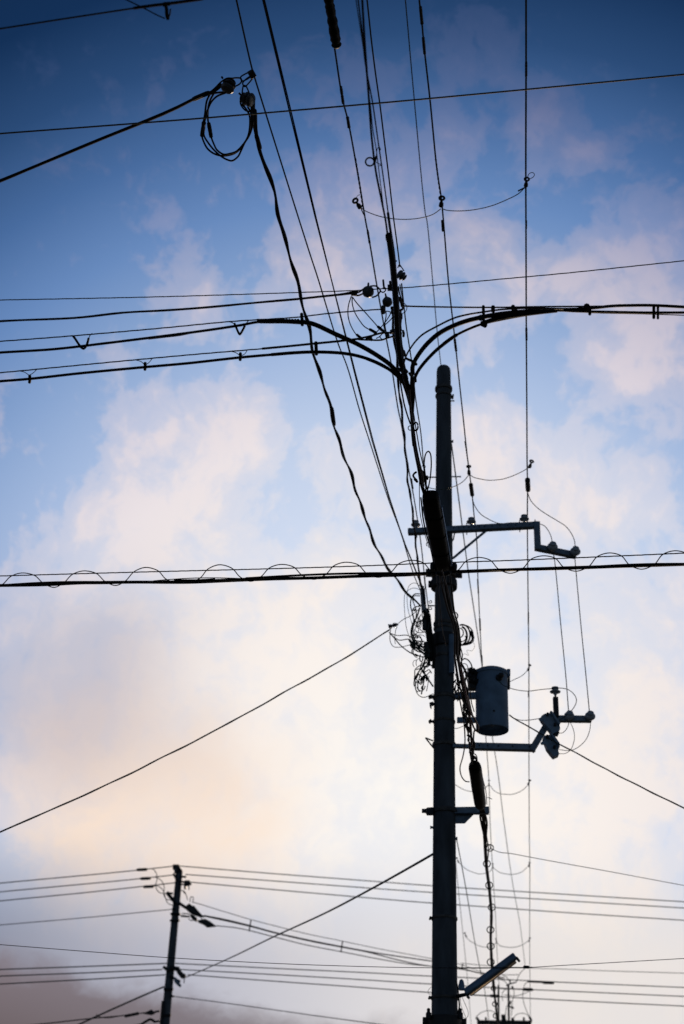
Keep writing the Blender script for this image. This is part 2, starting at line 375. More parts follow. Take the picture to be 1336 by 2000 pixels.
for t in (.36, .4, .44, .48, .52, .56, .6, .66, .72, .78, .84, .95):
    c = aL.lerp(aR, t); d = (CAM - c).normalized(); nrm = (aR - aL).cross(Vector((0, 0, 1))).normalized(); nrm = nrm if nrm.dot(d) > 0 else -nrm
    lathe(bm, c + nrm * .0395, nrm, [(0, .009), (.0015, .009)], 10)
link('bolt_hole', bm, 'dark', arm)['kind'] = 'stuff'
bm = bmesh.new()
for t in (.07, .46, .87, .99):
    c = aL.lerp(aR, t); lathe(bm, c - Vector((0, 0, .085)), Vector((0, 0, 1)), [(0, .006), (.17, .006)], 8)
link('arm_bolt', bm, 'dark', arm)['kind'] = 'stuff'
bm = bmesh.new(); ctr = Vector((PX, YP, aL.z)); u = (aR - aL).normalized()
P = [ctr + Vector((math.cos(a) * (pole_r(aL.z) + .012), math.sin(a) * (pole_r(aL.z) + .012), -.02)) for a in [math.radians(180 * k / 12) for k in range(13)]]
P = [P[0] + Vector((0, -.2, 0))] + P + [P[-1] + Vector((0, -.2, 0))]; sweep(bm, P, .009, 8); link('u_bolt', bm, 'steel', arm)

def insul(parent, base, axis, r, name='insulator', kind='pin'):
    """porcelain pin insulator standing on base"""
    o = bmesh.new(); s = r
    if kind == 'pin': pr = [(s * .0, s * .28), (s * .3, s * .3), (s * .38, s * .62), (s * .55, s * .98), (s * .68, s * 1.0), (s * .8, s * .72), (s * .9, s * .6), (s * 1.1, s * .6), (s * 1.2, s * .52), (s * 1.28, s * .66), (s * 1.48, s * .66), (s * 1.56, s * .5), (s * 1.58, .001)]
    elif kind == 'ball': pr = [(0, s * .5), (s * .15, s * .8), (s * .45, s), (s * .75, s * .98), (s * 1.0, s * .8), (s * 1.15, s * .6), (s * 1.3, s * .58), (s * 1.45, s * .62), (s * 1.55, s * .4), (s * 1.56, .001)]
    else: pr = [(-s, s * .45), (-s * .9, s * .75), (-s * .62, s * .98), (-s * .4, s), (-s * .2, s * .82), (0, s * .72), (s * .2, s * .82), (s * .4, s), (s * .62, s * .98), (s * .9, s * .75), (s, s * .45)]
    lathe(o, base, axis, pr, 24); i = link(name, o, 'porcelain', parent)
    return i
def pin(parent, base, axis, l, r=.012):
    o = bmesh.new(); lathe(o, base, axis, [(0, r), (l, r)], 8); return link('pin', o, 'dark', parent)
UP = Vector((0, 0, 1))
for px in (812, 921.5, 1024.7):
    b = aL.lerp(aR, (px - 797) / 251.) + Vector((0, 0, .04))
    i = insul(arm, b + UP * .02, UP, .061)
for px in (1079.5, 1122):
    c = drop2.lerp(eR, (px - 1049) / 75.) + Vector((0, -.04, 0))
    insul(arm, c, Vector((0, -.85, .35)), .066, kind='ball')

# lower arm with post, switches ------------------------------------
hC = PY(887, 1457, YA).z - 1.6
bL = PY(884, 1457, YP - .1); bR = PH(1046, 1461, hC)
larm = bmesh.new(); m_ = bL.lerp(bR, .26); beam(larm, bL, m_, .05, .045, bev=.004); beam(larm, m_, bR, .08, .08, bev=.006)
larm = link('lower_crossarm', larm, 'steel', pole, False)
bm = bmesh.new(); beam(bm, bR + Vector((-.05, -.003, -.037)), PY(1073, 1407, bR.y - .003), .074, .075, up=Vector((0, 1, 0))); link('raised_arm', bm, 'steel', larm, False)
hD = PY(1087, 1404, bR.y).z - 1.6; e0 = PY(1070, 1404, bR.y); e1 = PH(1155, 1405, hD)
bm = bmesh.new(); beam(bm, e0, e1, .075, .07); link('end_arm', bm, 'steel', larm, False)
pA = PY(1086.5, 1400, e0.y - .06); pB = PY(1086.5, 1362, e0.y - .06); pB.x = pA.x
bm = bmesh.new(); beam(bm, pA, pB, .06, .05, up=Vector((0, 1, 0))); link('insulator_post', bm, 'dark', larm, False)
pin(larm, pB, UP, .05); insul(larm, pB + UP * .03, UP, .064)
for px in (1110.5, 1151):
    c = e0.lerp(e1, (px - 1070) / 85.) + Vector((0, -.03, .0)); insul(larm, c, Vector((0, -.8, .4)), .062, kind='ball')
bm = bmesh.new()
for t in (.32, .42, .55, .72, .92):
    c = bL.lerp(bR, t) + Vector((0, -.0405, 0)); lathe(bm, c, Vector((0, -1, 0)), [(0, .011), (.002, .011)], 10)
link('bolt_hole', bm, 'dark', larm)['kind'] = 'stuff'
def cutout(label, poly, slots, y):
    t = thing('fuse_switch', label, 'fuse switch', None, 'grey fuse switches on the lower arm')
    bm = bmesh.new(); prism(bm, poly, y, .11, .006); body = link('casing', bm, 'grey', t, False)
    for s in slots:
        bm = bmesh.new(); prism(bm, s[1], y - s[2], s[2] + .02, .003); link(s[0], bm, s[3], t, False)
    return t
S1 = e0.y - .16
cutout('upper blue grey fuse switch tilted on the end of the lower crossarm', [(1056.5, 1399), (1061, 1395), (1066, 1393), (1075, 1392), (1083, 1399), (1093, 1413), (1094.5, 1424), (1090, 1429), (1079, 1434), (1075, 1424), (1064, 1413), (1057, 1404)],
       [('lug', [(1052, 1404), (1055, 1401), (1061, 1402), (1062, 1408), (1055, 1409)], .0, 'grey'), ('lid_ridge', [(1074.5, 1388), (1078, 1388), (1095, 1412), (1093, 1416), (1089, 1410)], .05, 'grey'),
        ('socket', [(1068, 1391), (1072, 1391), (1072, 1396), (1068, 1396)], .05, 'dark'), ('terminal', [(1082, 1411), (1087, 1411), (1087, 1416), (1082, 1416)], .04, 'dark'),
        ('contact', [(1079, 1433), (1090, 1428), (1093, 1430), (1090, 1437), (1084, 1436)], .02, 'dark')], S1)
cutout('lower blue grey fuse switch tilted beneath the other one', [(1061, 1439), (1066, 1435), (1072, 1436), (1077, 1433), (1084, 1437), (1090, 1446), (1094, 1458), (1089, 1464), (1093, 1473), (1082, 1478), (1077, 1470), (1069, 1462), (1066, 1453)],
       [('lug', [(1056, 1450), (1060, 1447), (1066, 1449), (1066, 1454), (1057, 1454)], .0, 'grey'), ('lid_ridge', [(1075, 1432), (1078, 1432), (1093, 1450), (1093.5, 1458), (1089, 1452)], .05, 'grey'),
        ('socket', [(1067, 1434), (1072, 1435), (1072, 1440), (1067, 1439)], .05, 'dark'), ('terminal', [(1081, 1455), (1086, 1455), (1086, 1460), (1081, 1460)], .04, 'dark')], S1 - .01)

# cable bracket at 1580 ---------------------------------------------
bm = bmesh.new(); prism(bm, [(888, 1576), (955, 1575), (955.5, 1587), (928, 1588), (908, 1608), (889, 1608)], YP - .03, .012); prism(bm, [(888, 1586.2), (955.3, 1586), (955.3, 1588.5), (927, 1589), (907, 1609.5), (888, 1609.5)][:3] + [(888, 1588)], YP - .09, .06)
link('cable_bracket', bm, 'steel', pole, False)
bm = bmesh.new(); prism(bm, [(833, 1577), (846, 1576), (846, 1590), (834, 1590), (832, 1584)], YP - .1, .06, .004); link('band_buckle', bm, 'dark', pole, False)
# collar bolts at the bottom
for px in (837, 899):
    bm = bmesh.new(); c = PY(px, 1990, YP - .12); lathe(bm, c, UP, [(0, .03), (.06, .03), (.07, .018), (.1, .02), (.11, .01)], 12); link('collar_bolt', bm, 'dark', pole)

# ------------------------------------------------------------------ transformer
YT = YP + .0
tb = PY(961.7, 1426.5, YT); tt = PY(962, 1319, YT)
tr = thing('pole_transformer', 'blue grey cylindrical transformer can hanging right of the concrete pole', 'transformer', tb)
R_ = px2m(31.8, tb); Hh = tt.z - tb.z
bm = bmesh.new(); lathe(bm, tb, UP, [(.07, R_ - .03), (.07, R_ - .012), (0, R_ - .006), (0, R_), (.02, R_ + .001), (Hh, R_ + .001)], 48); tank = link('tank', bm, 'paint', tr)
bm = bmesh.new(); lathe(bm, tb + UP * (Hh - .01), UP, [(0, R_), (.0, R_ + .012), (.035, R_ + .016), (.045, R_ + .01), (.07, R_ * .8), (.085, R_ * .3)], 48); lid = link('lid', bm, 'paint', tr)
bm = bmesh.new(); lathe(bm, tb + Vector((0, -.03, .068)), Vector((0, 0, -1)), [(0, .02), (.02, .02), (.025, .012)], 14); link('drain_plug', bm, 'porcelain', tank)
bm = bmesh.new(); lathe(bm, tb + Vector((0, -R_ + .002, .17)), Vector((0, -1, 0)), [(0, .014), (.012, .012), (.02, .006)], 12); link('valve', bm, 'dark', tank)
def tbox(name, x0, y0, x1, y1, y, th, m='paint', par=tr):
    bm = bmesh.new(); prism(bm, [(x0, y0), (x1, y0), (x1, y1), (x0, y1)], y, th, .004); return link(name, bm, m, par, False)
tbox('lifting_lug', 931, 1306, 937, 1318, YT - .05, .04); tbox('lifting_lug', 990, 1306, 997, 1320, YT - .05, .04); tbox('side_rail', 992.5, 1318, 996.5, 1344, YT - .04, .06, 'dark')
bm = bmesh.new(); c = tb + Vector((.06, -R_ + .02, Hh - .12)); lathe(bm, c, Vector((.5, -1, .35)), [(0, .035), (.03, .045), (.05, .03), (.08, .036), (.1, .02)], 16); bush = link('bushing', bm, 'dark', tr)
for (x, y) in ((926, 1312), (920, 1322), (928, 1330)):
    bm = bmesh.new(); c = PY(x + 8, y + 3, YT - .05); lathe(bm, c, Vector((-1, -.2, .35)), [(0, .04), (.03, .05), (.045, .03), (.07, .042), (.09, .03), (.11, .035), (.13, .014)], 14); link('bushing', bm, 'dark', tr)
tbox('hanger_arm', 888, 1351, 934, 1363, YP - .03, .06); tbox('hanger_arm', 893, 1400, 932, 1410, YP - .03, .05); tbox('terminal_box', 915, 1308, 934, 1343, YT - .04, .12, 'dark')

# ------------------------------------------------------------------ street light
sl = thing('street_light', 'slanted fluorescent tube street light fixed low on the right side of the main pole', 'street light', PY(897, 1940, YP - .15))
sA = PY(911, 1942, YP - .25); sB = PY(1009, 1870, YP - .45)
ax = (sB - sA).normalized(); upv = (UP - ax * UP.dot(ax)).normalized()
bm = bmesh.new(); beam(bm, sA + upv * .01, sB + upv * .01, .085, .045, bev=.01)
beam(bm, sA + upv * .045 - ax * .0, sB + upv * .045, .05, .03, bev=.008); link('housing', bm, 'paint', sl, False)
bm = bmesh.new(); side = ax.cross(upv).normalized(); side = side if side.z < 0 else -side
lathe(bm, sA + ax * .03 - upv * .032, ax, [(0, .012), (.01, .016), ((sB - sA).length - .07, .016), ((sB - sA).length - .06, .012)], 14); link('tube', bm, 'tube', sl)
for c in (sA, sB):
    bm = bmesh.new(); beam(bm, c - upv * .025 - ax * .012, c - upv * .025 + ax * .012, .06, .05, bev=.004); link('lamp_holder', bm, 'dark', sl, False)
bm = bmesh.new(); a = PY(893, 1946, YP - .1); lathe(bm, a, sA - a, [(0, .022), ((sA - a).length + .03, .018)], 10); link('mounting_arm', bm, 'dark', sl)
bm = bmesh.new(); c = PY(901.5, 1934, YP - .2); lathe(bm, c, UP, [(0, .03), (.02, .034), (.06, .032), (.1, .022), (.115, .008)], 16); link('light_sensor', bm, 'paint', sl)
# ------------------------------------------------------------------ high voltage lines over the crossarm
HV = hA + .16
def clamp8(parent, x0, y0, x1, y1, mode, w=5, m='dark'):
    """ring-ended parallel clamp drawn from its ring (x0,y0) to its knot (x1,y1)"""
    A, B = dp([(x0, y0), (x1, y1)], mode); r = px2m(w, (A + B) / 2) / 2; bm = bmesh.new()
    d = (B - A).normalized(); v = (CAM - A).normalized(); s = d.cross(v).normalized()
    P = [A + (d * math.cos(a) + s * math.sin(a)) * r * 1.1 for a in [2 * math.pi * k / 12 for k in range(12)]]
    sweep(bm, P, r * .5, 8, True)
    sweep(bm, [A + d * r, A.lerp(B, .45), A.lerp(B, .7), B, B + d * r * .8], [r * .6, r * .55, r * 1.0, r * 1.1, r * .4], 10)
    return link('wire_clamp', bm, m, parent)
g3 = 'high voltage lines over the crossarm'
hv1 = W('power_line', 'high voltage wire with a lumpy wrapped splice at the top, ending on the leftmost insulator', 'power line',
        [(645, 40), (653.5, 93.7), (669, 193), (680, 237), (702, 358), (713.8, 430), (720, 462), (736, 557), (754.7, 662), (763, 705), (777.6, 799), (784, 829), (797.4, 912), (807, 964), (816, 1019), (822, 1060), (830.6, 1139), (842, 1230), (856, 1360), (870, 1480), (884, 1620), (895, 1734), (904, 1822), (914, 1923), (920, 2002)], 2.1, ('h', HV), 'wire', g3)
sleeve('wrapped_splice', hv1, (637, -30), (658, 92), 20, ('h', HV), 'rubber', .6, .2)
for a, b, w in (((665.5, 168), (670.5, 203), 6), ((678.5, 228), (682, 250), 6), ((718, 450), (722, 475), 4.5), ((803, 935), (806, 955), 4), ((829, 1125), (831, 1150), 3)): sleeve('splice_sleeve', hv1, a, b, w, ('h', HV), 'dark', .4, .2)
part('tie_wrap', hv1, [(694, 310), (702, 358), (709, 405)], 4.2, ('h', HV), 'dark', strands=2, pitch=.12)
clamp8(hv1, 694, 392, 703, 405, ('h', HV - .02), 9)
part('wire_tail', hv1, [(695, 388), (699, 382), (703, 380)], 1.2, ('h', HV)); part('wire_tail', hv1, [(705, 407), (709, 416), (711, 420)], 2.2, ('h', HV))
hv2 = W('power_line', 'high voltage wire with several sleeves running down to the insulator just right of the pole', 'power line',
        [(818, -10), (820, 10), (823, 33), (828.6, 94), (839.7, 193), (853.4, 330.6), (861.7, 386), (866, 430), (876, 551), (885.4, 635), (889.5, 672.5), (896, 734.5), (903, 800), (914.3, 905), (921, 954), (926, 1007), (931, 1053), (933.4, 1129), (937.6, 1224.7), (941.6, 1303.7), (946, 1400), (949, 1442), (955, 1527), (957, 1600), (962, 1695), (967, 1774), (971, 1862), (975, 1927)], 2.1, ('h', HV), 'wire', g3)
for a, b, w in (((821, 12), (824.5, 48), 6.5), ((826.5, 72), (829.5, 106), 6), ((863.5, 430), (865, 452), 4.5), ((888, 662), (891, 686), 5), ((919.5, 945), (922.5, 968), 8), ((933, 1130), (934.5, 1160), 3), ((937, 1208), (938, 1232), 3.5), ((941, 1280), (942, 1304), 2.8)): sleeve('splice_sleeve', hv2, a, b, w, ('h', HV), 'dark', .4, .1)
part('tie_wrap', hv2, [(851, 310), (856, 350), (861, 384)], 4, ('h', HV), 'dark', strands=2, pitch=.12); part('tie_wrap', hv2, [(908, 862), (912, 888), (914.5, 905)], 3, ('h', HV), 'dark', strands=2, pitch=.12)
clamp8(hv2, 863, 387, 861.5, 402, ('h', HV - .02), 9); clamp8(hv2, 915.5, 911, 916, 925, ('h', HV - .02), 6.5)
clamp8(hv2, 955, 1524, 955, 1534, ('h', HV), 3); clamp8(hv2, 962.5, 1687, 962.7, 1695, ('h', HV), 2.6); clamp8(hv2, 968.5, 1833, 970, 1841, ('h', HV), 2.6)
hv3 = W('power_line', 'high voltage wire dropping almost vertically at the right to the insulator at the crossarm end', 'power line',
        [(1027.5, -10), (1027.5, 135), (1027, 330), (1027.5, 500), (1028, 651), (1029, 800), (1029.6, 912), (1030.4, 946), (1030, 1004), (1031, 1129), (1032, 1208), (1033, 1305), (1033, 1400), (1033.3, 1527), (1034, 1638), (1034.8, 1688), (1034.5, 1835), (1036, 2002)], 2.1, ('h', HV), 'wire', g3)
for a, b, w in (((1027.7, 120), (1027.7, 150), 5), ((1027.7, 430), (1027.7, 447), 4), ((1028, 640), (1028.4, 665), 4.5), ((1030.3, 936), (1031.5, 958), 10), ((1032, 1196), (1032, 1220), 3), ((1032.6, 1350), (1032.6, 1362), 3)): sleeve('splice_sleeve', hv3, a, b, w, ('h', HV), 'dark', .4, .1)
part('tie_wrap', hv3, [(1027.2, 300), (1027, 320), (1027, 345)], 3.6, ('h', HV), 'dark', strands=2, pitch=.12); part('tie_wrap', hv3, [(1029.2, 872), (1029.4, 890), (1029.6, 912)], 3, ('h', HV), 'dark', strands=2, pitch=.12)
part('wire_tail', hv3, [(1029, 347), (1035, 349), (1041, 346), (1044, 341), (1040, 337), (1034, 339), (1030, 347)], 1.4, ('h', HV)); part('wire_tail', hv3, [(1026, 366), (1018, 370), (1012, 373)], 3, ('h', HV))
clamp8(hv3, 1029, 350, 1027, 363, ('h', HV - .02), 8); clamp8(hv3, 1038.5, 901, 1034.5, 912, ('h', HV - .02), 6.5)
clamp8(hv3, 1034.5, 1299, 1031.5, 1309, ('h', HV), 4.5); clamp8(hv3, 1034.5, 1524, 1032, 1532, ('h', HV), 4); clamp8(hv3, 1034.5, 1685, 1032.5, 1692, ('h', HV), 3); clamp8(hv3, 1035, 1832, 1033.5, 1838, ('h', HV), 3)
gw = W('ground_wire', 'pale thin wire running from the top edge straight to the tip of the main pole', 'wire',
       [(791, -10), (809, 193), (831, 419), (833.7, 430), (846, 559), (854.5, 654), (862.5, 724)], 2.0, ('h', PTOP - 1.6 + .0), 'teal')
W('ground_wire', 'thin wire leaving the upper right side of the main pole, passing behind the transformer', 'wire',
  [(881, 861), (894.6, 964), (904, 1037), (916, 1126), (937.6, 1271), (950, 1370), (962, 1442), (973.5, 1516), (983.5, 1600), (1002, 1730), (1015, 1801), (1026, 1889)], 1.7, ('h', PY(881, 861, YP).z - 1.6), 'teal')
W('ground_wire', 'pale wire emerging beside the pole below the cable bracket and fading down towards the lamp', 'wire',
  [(892, 1640), (895, 1655), (910, 1735), (925, 1826), (935, 1880), (946, 1931), (954, 1988), (956, 2002)], 1.6, ('h', 7.0), 'teal')
# jumpers between them
J = 'drooping jumpers between the high voltage lines'
W('jumper_wire', 'drooping jumper wire at the top between the left and middle high voltage clamps', 'jumper wire', [(704, 405), (712, 411), (735, 420.5), (758, 426), (790, 428.5), (820, 426), (845, 419), (861, 408)], 1.8, ('h', HV), 'wire', J)
W('jumper_wire', 'drooping jumper wire at the top between the middle and right high voltage clamps', 'jumper wire', [(863, 407), (872, 410.5), (900, 412), (930, 409), (960, 402), (990, 390), (1013, 378), (1027, 364)], 1.8, ('h', HV), 'wire', J)
W('jumper_wire', 'jumper wire sagging behind the pole just above the crossarm', 'jumper wire', [(828, 946), (837, 952), (850, 955), (868, 955.5), (885, 951), (898, 945), (908, 937), (916, 927)], 1.6, ('h', HV), 'teal', J)
W('jumper_wire', 'jumper wire sagging right of the pole above the crossarm', 'jumper wire', [(917.6, 927), (925, 932), (940.7, 936), (955, 938), (970, 937.4), (985, 935), (1000, 930), (1018, 922), (1033, 913)], 1.6, ('h', HV), 'teal', J)
W('jumper_wire', 'faint jumper wire hanging below the lower crossarm', 'jumper wire', [(888, 1532), (908, 1543), (922, 1546), (940, 1544), (955, 1534), (965, 1544), (976, 1550), (990, 1551.5), (999, 1551.6), (1016, 1546), (1032, 1533)], 1.3, ('h', HV), 'teal', J)
a_ = W('jumper_wire', 'faint jumper wire with a clamp at its left end, sagging across the ringed cable', 'jumper wire', [(894.4, 1681.7), (903, 1691), (912, 1698.5), (925, 1704), (937, 1707), (954, 1704), (962.5, 1695), (970, 1700), (979, 1705), (1000, 1708), (1017, 1704), (1029.6, 1694)], 1.2, ('h', HV), 'teal', J)
clamp8(a_, 892, 1675.5, 895.5, 1684, ('h', HV), 3)
a_ = W('jumper_wire', 'lowest faint jumper wire with a clamp at its left end, sagging above the street light', 'jumper wire', [(909, 1828.5), (916, 1836), (925, 1842), (946, 1850), (958, 1849), (970, 1842), (979, 1848), (998, 1850.5), (1010, 1849), (1021, 1845), (1033, 1837)], 1.2, ('h', HV), 'teal', J)
clamp8(a_, 907.5, 1822, 910.5, 1829, ('h', HV), 3)
W('jumper_wire', 'wire curving from the middle line behind the crossarm to the inner side arm insulator', 'jumper wire', [(922.6, 974), (926, 985), (930.8, 994), (940, 1005), (950.6, 1012), (973.6, 1022), (1000, 1021), (1030, 1021), (1052.7, 1023), (1063, 1027), (1070, 1035), (1076, 1047), (1079, 1061)], 1.7, ('y', aR.y + .05, drop2.lerp(eR, .4).y), 'teal', J)
W('jumper_wire', 'wire swinging from the right line in a wide curve to the outermost side arm insulator', 'jumper wire', [(1030.5, 962), (1037, 978), (1051, 993), (1070, 1006), (1090, 1018), (1105, 1028), (1116, 1042), (1122, 1056), (1123.5, 1072)], 1.7, ('y', aR.y, eR.y), 'teal', J)
dl = 'wires linking the side arm to the lower arm'
W('drop_wire', 'straight wire from the inner side arm insulator down to the inner lower arm insulator', 'wire', [(1081, 1083), (1082.6, 1090), (1095.7, 1224.7), (1106, 1330), (1110.6, 1391)], 1.9, ('y', drop2.lerp(eR, .4).y - .05, e1.y), 'teal', dl)
W('drop_wire', 'straight wire from the outer side arm insulator down to the outermost lower arm insulator', 'wire', [(1122.5, 1086), (1123, 1093), (1135, 1224.7), (1145, 1325), (1151.3, 1391)], 1.9, ('y', eR.y - .05, e1.y), 'teal', dl)
G2 = 'thin looped leads around the fuse switches'
ye = e0.y - .1
W('lead_wire', 'thin lead from the transformer over the post insulator, looping back to the upper fuse switch', 'lead wire', [(975, 1330), (981, 1337), (996, 1344), (1015, 1348.5), (1033, 1349.7), (1055, 1347), (1076, 1345), (1096, 1344), (1110, 1347), (1121, 1356), (1126, 1367), (1122, 1380), (1113, 1391), (1100, 1401), (1085, 1413)], 1.6, ('y', YT - .3, ye - .02), 'wire', G2)
W('lead_wire', 'thin lead from the transformer side to the lug of the upper fuse switch', 'lead wire', [(995, 1397), (1005, 1403), (1016, 1406.5), (1032, 1406.5), (1053, 1403.5)], 1.5, ('y', YT - .1, ye), 'wire', G2)
W('lead_wire', 'short looped lead between the inner lower arm insulator and the upper fuse switch', 'lead wire', [(1111.5, 1410), (1109, 1419), (1104, 1427), (1098, 1431.5), (1092, 1432)], 1.4, ('y', ye), 'wire', G2)
W('lead_wire', 'long looped lead bulging from the inner lower arm insulator to the lower fuse switch', 'lead wire', [(1113, 1410), (1119, 1422), (1122, 1437), (1120, 1452), (1114, 1465), (1104, 1471.5), (1091, 1472)], 1.3, ('y', ye), 'wire', G2)
W('lead_wire', 'long looped lead bulging from the outermost insulator to the lower fuse switch', 'lead wire', [(1153.5, 1411), (1152, 1425), (1146, 1442), (1136, 1454), (1123, 1463), (1110, 1466), (1092, 1464)], 1.4, ('y', ye), 'wire', G2)
W('jumper_wire', 'faint wire rising from the transformer top to a clamp on the right high voltage line', 'jumper wire', [(995, 1332), (1005, 1327), (1019, 1320), (1031, 1309)], 1.4, ('d', 17.5, 20), 'teal', J)
W('service_drop', 'green tinted service drop leaving the transformer and sloping down to the right edge', 'cable', [(995, 1396.6), (1005, 1403.5), (1028, 1417), (1051.7, 1430), (1080, 1447), (1116, 1465.5), (1180, 1500.4), (1230, 1526), (1290, 1556), (1340, 1580)], 2.8, ('y', YT + .1, 14), 'wire', wavy=(.5, .2, .1))

# ------------------------------------------------------------------ low voltage lines (h about 7.8)
LV = 7.8
W('support_wire', 'thin dark wire from the top edge past the twin insulators down to the pole', 'wire',
  [(460, -8), (492.5, 135), (500, 160), (575, 400), (606.7, 500), (620, 540.5), (660, 670), (678, 715.7), (702, 800), (720, 856), (759.5, 977.6), (782.6, 1040), (807, 1119), (824, 1160)], 2.7, ('h', LV), 'wire')
e_ = W('power_cable', 'thick smooth black cable right of the twin insulators, running unbroken down to the pole', 'cable',
  [(513, -8), (514, 0), (537.5, 100), (566.7, 216.8), (610, 400), (620, 438), (652, 565), (684.7, 694), (711.6, 800), (720, 832.7), (753, 948), (786, 1050), (815.5, 1119), (826, 1150)], 5.0, ('h', LV), 'rubber', strands=2, pitch=9)
f_ = W('twisted_cable', 'twisted triple cable hanging from the lower twin insulator and snaking down to the pole', 'cable',
  [(495.5, 215), (498.6, 255.7), (507, 287), (515, 310), (522, 333.6), (530.7, 362.8), (536.6, 382), (544, 419), (566, 500), (586.7, 573), (605, 652), (618, 709.5), (647, 798.6), (652, 830), (683, 920), (700, 972), (720, 1030), (740, 1080), (770, 1126), (796, 1159), (821, 1184)], 6.2, ('h', LV - .1), 'rubber', wavy=(.62, .5, .35))
sleeve('taped_joint', f_, (500, 262), (508.5, 292), 9, ('h', LV - .1), 'rubber', .4); sleeve('taped_joint', f_, (648, 795), (653, 832), 7.5, ('h', LV - .1), 'rubber', .4)
l_ = W('insulated_wire', 'thin insulated wire right of the black bundle, ending at the round insulator', 'wire',
  [(716, -8), (717, 0), (725, 75), (733, 140), (741.5, 200), (751, 277), (760, 350), (768, 420), (776, 480), (781, 521)], 3.0, ('h', LV), 'wire')
W('insulated_wire', 'thin green grey wire from below the round insulator down past the slack loop', 'wire', [(784.4, 554), (789.8, 605), (793.8, 640), (803, 699.5), (812, 780), (822, 846), (827, 905), (832, 960), (838, 1040)], 2.4, ('h', LV), 'teal')
n2 = W('twisted_cable', 'twisted cable running down just left of the splice box to the pole rack', 'cable',
  [(765, 600), (770, 660), (776, 708), (778.4, 756), (784, 796), (788, 836), (789.4, 860), (795.4, 912), (796, 940), (801.4, 965), (806, 1002), (810, 1040), (816, 1099), (823, 1150)], 4.4, ('h', LV), 'rubber', wavy=(.5, .35, .25))
# twin insulators at upper left
cl = thing('insulator_clamp', 'pair of round insulators chained to a clamp on the thin wire at upper left', 'insulator', PH(492, 146, LV))
bm = bmesh.new(); A, B = PH(489, 139, LV), PH(495, 150, LV); d = (PH(481, 150, LV) - A); beam(bm, A, B, px2m(13, A), px2m(9, A), up=(CAM - A)); link('clamp_body', bm, 'dark', cl, False)
def pl(name, par, pts, w, m='dark', mode=('h', LV), **k): return part(name, par, pts, w, mode, m, **k)
pl('chain_link', cl, [(489, 140), (478, 145), (470, 151), (473, 158), (482, 155), (492, 148)], 3); pl('chain_link', cl, [(495, 151), (487, 161), (478, 169), (474, 163), (480, 155), (490, 148)], 3)
pl('chain_link', cl, [(453, 153), (462, 152), (470, 153), (472, 158), (468, 164), (461, 168)], 3.2); pl('chain_link', cl, [(473, 182), (474, 173), (476, 167), (480, 168), (484, 175), (487, 182)], 3)
def spool(px, py, rpx, adir, par, mode=('h', LV)):
    c = dp([(px, py)], mode)[0]; bm = bmesh.new(); r = px2m(rpx, c)
    lathe(bm, c, adir, [(-r * .95, r * .4), (-r * .85, r * .8), (-r * .55, r), (-r * .35, r * .95), (-r * .25, r * .62), (-r * .05, r * .58), (0, r * .92), (r * .2, r * .98), (r * .4, r * .8), (r * .5, r * .52), (r * .65, r * .5), (r * .75, r * .75), (r * .9, r * .6), (r, r * .3)], 24)
    return link('insulator', bm, 'glaze', par)
spool(447, 167, 14, ROT @ Vector((.35, .8, -.35)), cl); spool(483, 193.5, 14, ROT @ Vector((-.8, .35, -.35)), cl)
pl('bolt', cl, [(435, 153), (433, 150)], 4); pl('bolt', cl, [(470, 185), (467, 182)], 4)
pl('yoke_strap', cl, [(453, 153), (444, 153), (432, 160), (420, 172), (408, 182)], 3.4, 'rubber'); pl('yoke_strap', cl, [(454, 181), (440, 180), (425, 181), (408, 184)], 4, 'rubber')
pl('yoke_strap', cl, [(432, 166), (420, 176), (405, 184)], 9, 'rubber', taper=(1, .7)); pl('yoke_strap', cl, [(469, 197), (471, 206), (480, 216), (489, 218)], 3, 'rubber'); pl('yoke_strap', cl, [(497, 197), (497, 215), (499, 235), (501, 248)], 3.2, 'rubber')
pl('yoke_strap', cl, [(492, 205), (494, 225), (497, 245), (500, 262)], 7, 'rubber')
c_ = W('service_drop', 'thick black service drop sagging from the left edge up to the twin insulators', 'cable', [(-8, 357), (0, 354), (100, 312), (200, 270), (300, 230), (340, 213), (380, 193), (408, 181)], 6.4, ('h', LV - .4, LV), 'rubber', wavy=(1.2, .12, .08))
sleeve('taped_joint', c_, (375, 195), (410, 180), 9.5, ('h', LV), 'rubber', .5)
lg = 'loops of cable hanging from the twin insulators'
a_ = W('cable_loop', 'outermost hanging loop of cable below the twin insulators with a taped joint on its left', 'cable', [(410, 184), (404, 197), (400, 225), (396, 245), (393.5, 260), (398, 277), (406, 291), (418, 300), (431, 304), (445, 303.5), (457, 300), (468, 292), (476, 281), (485, 268), (490, 256), (492, 235), (490, 220), (484, 209)], 3.9, ('h', LV), 'rubber', lg); sleeve('taped_joint', a_, (398.5, 238), (394.5, 266), 8.5, ('h', LV), 'rubber', .4, .12)
a_ = W('cable_loop', 'inner hanging loop of cable below the twin insulators with its own taped joint', 'cable', [(418, 182), (411, 195), (407, 209), (406, 232), (409, 250), (413, 269), (418, 282), (424, 293), (437, 301.5), (449, 300), (461, 296), (474, 283), (484, 267), (488, 245), (487, 225), (480, 212), (472, 203)], 3.8, ('h', LV - .03), 'rubber', lg); sleeve('taped_joint', a_, (407.5, 240), (412.5, 268), 8, ('h', LV - .03), 'rubber', .4, .12)
W('cable_loop', 'lowest hanging loop of cable dipping deepest below the twin insulators', 'cable', [(441, 181), (424, 188), (413, 199), (406, 214), (401, 232), (397, 250), (399, 266), (404, 275), (418, 293), (433, 306), (444, 312), (453, 314), (464.6, 306), (471, 294), (478, 279), (488, 262), (494, 240), (495, 205)], 3.8, ('h', LV - .06), 'rubber', lg)

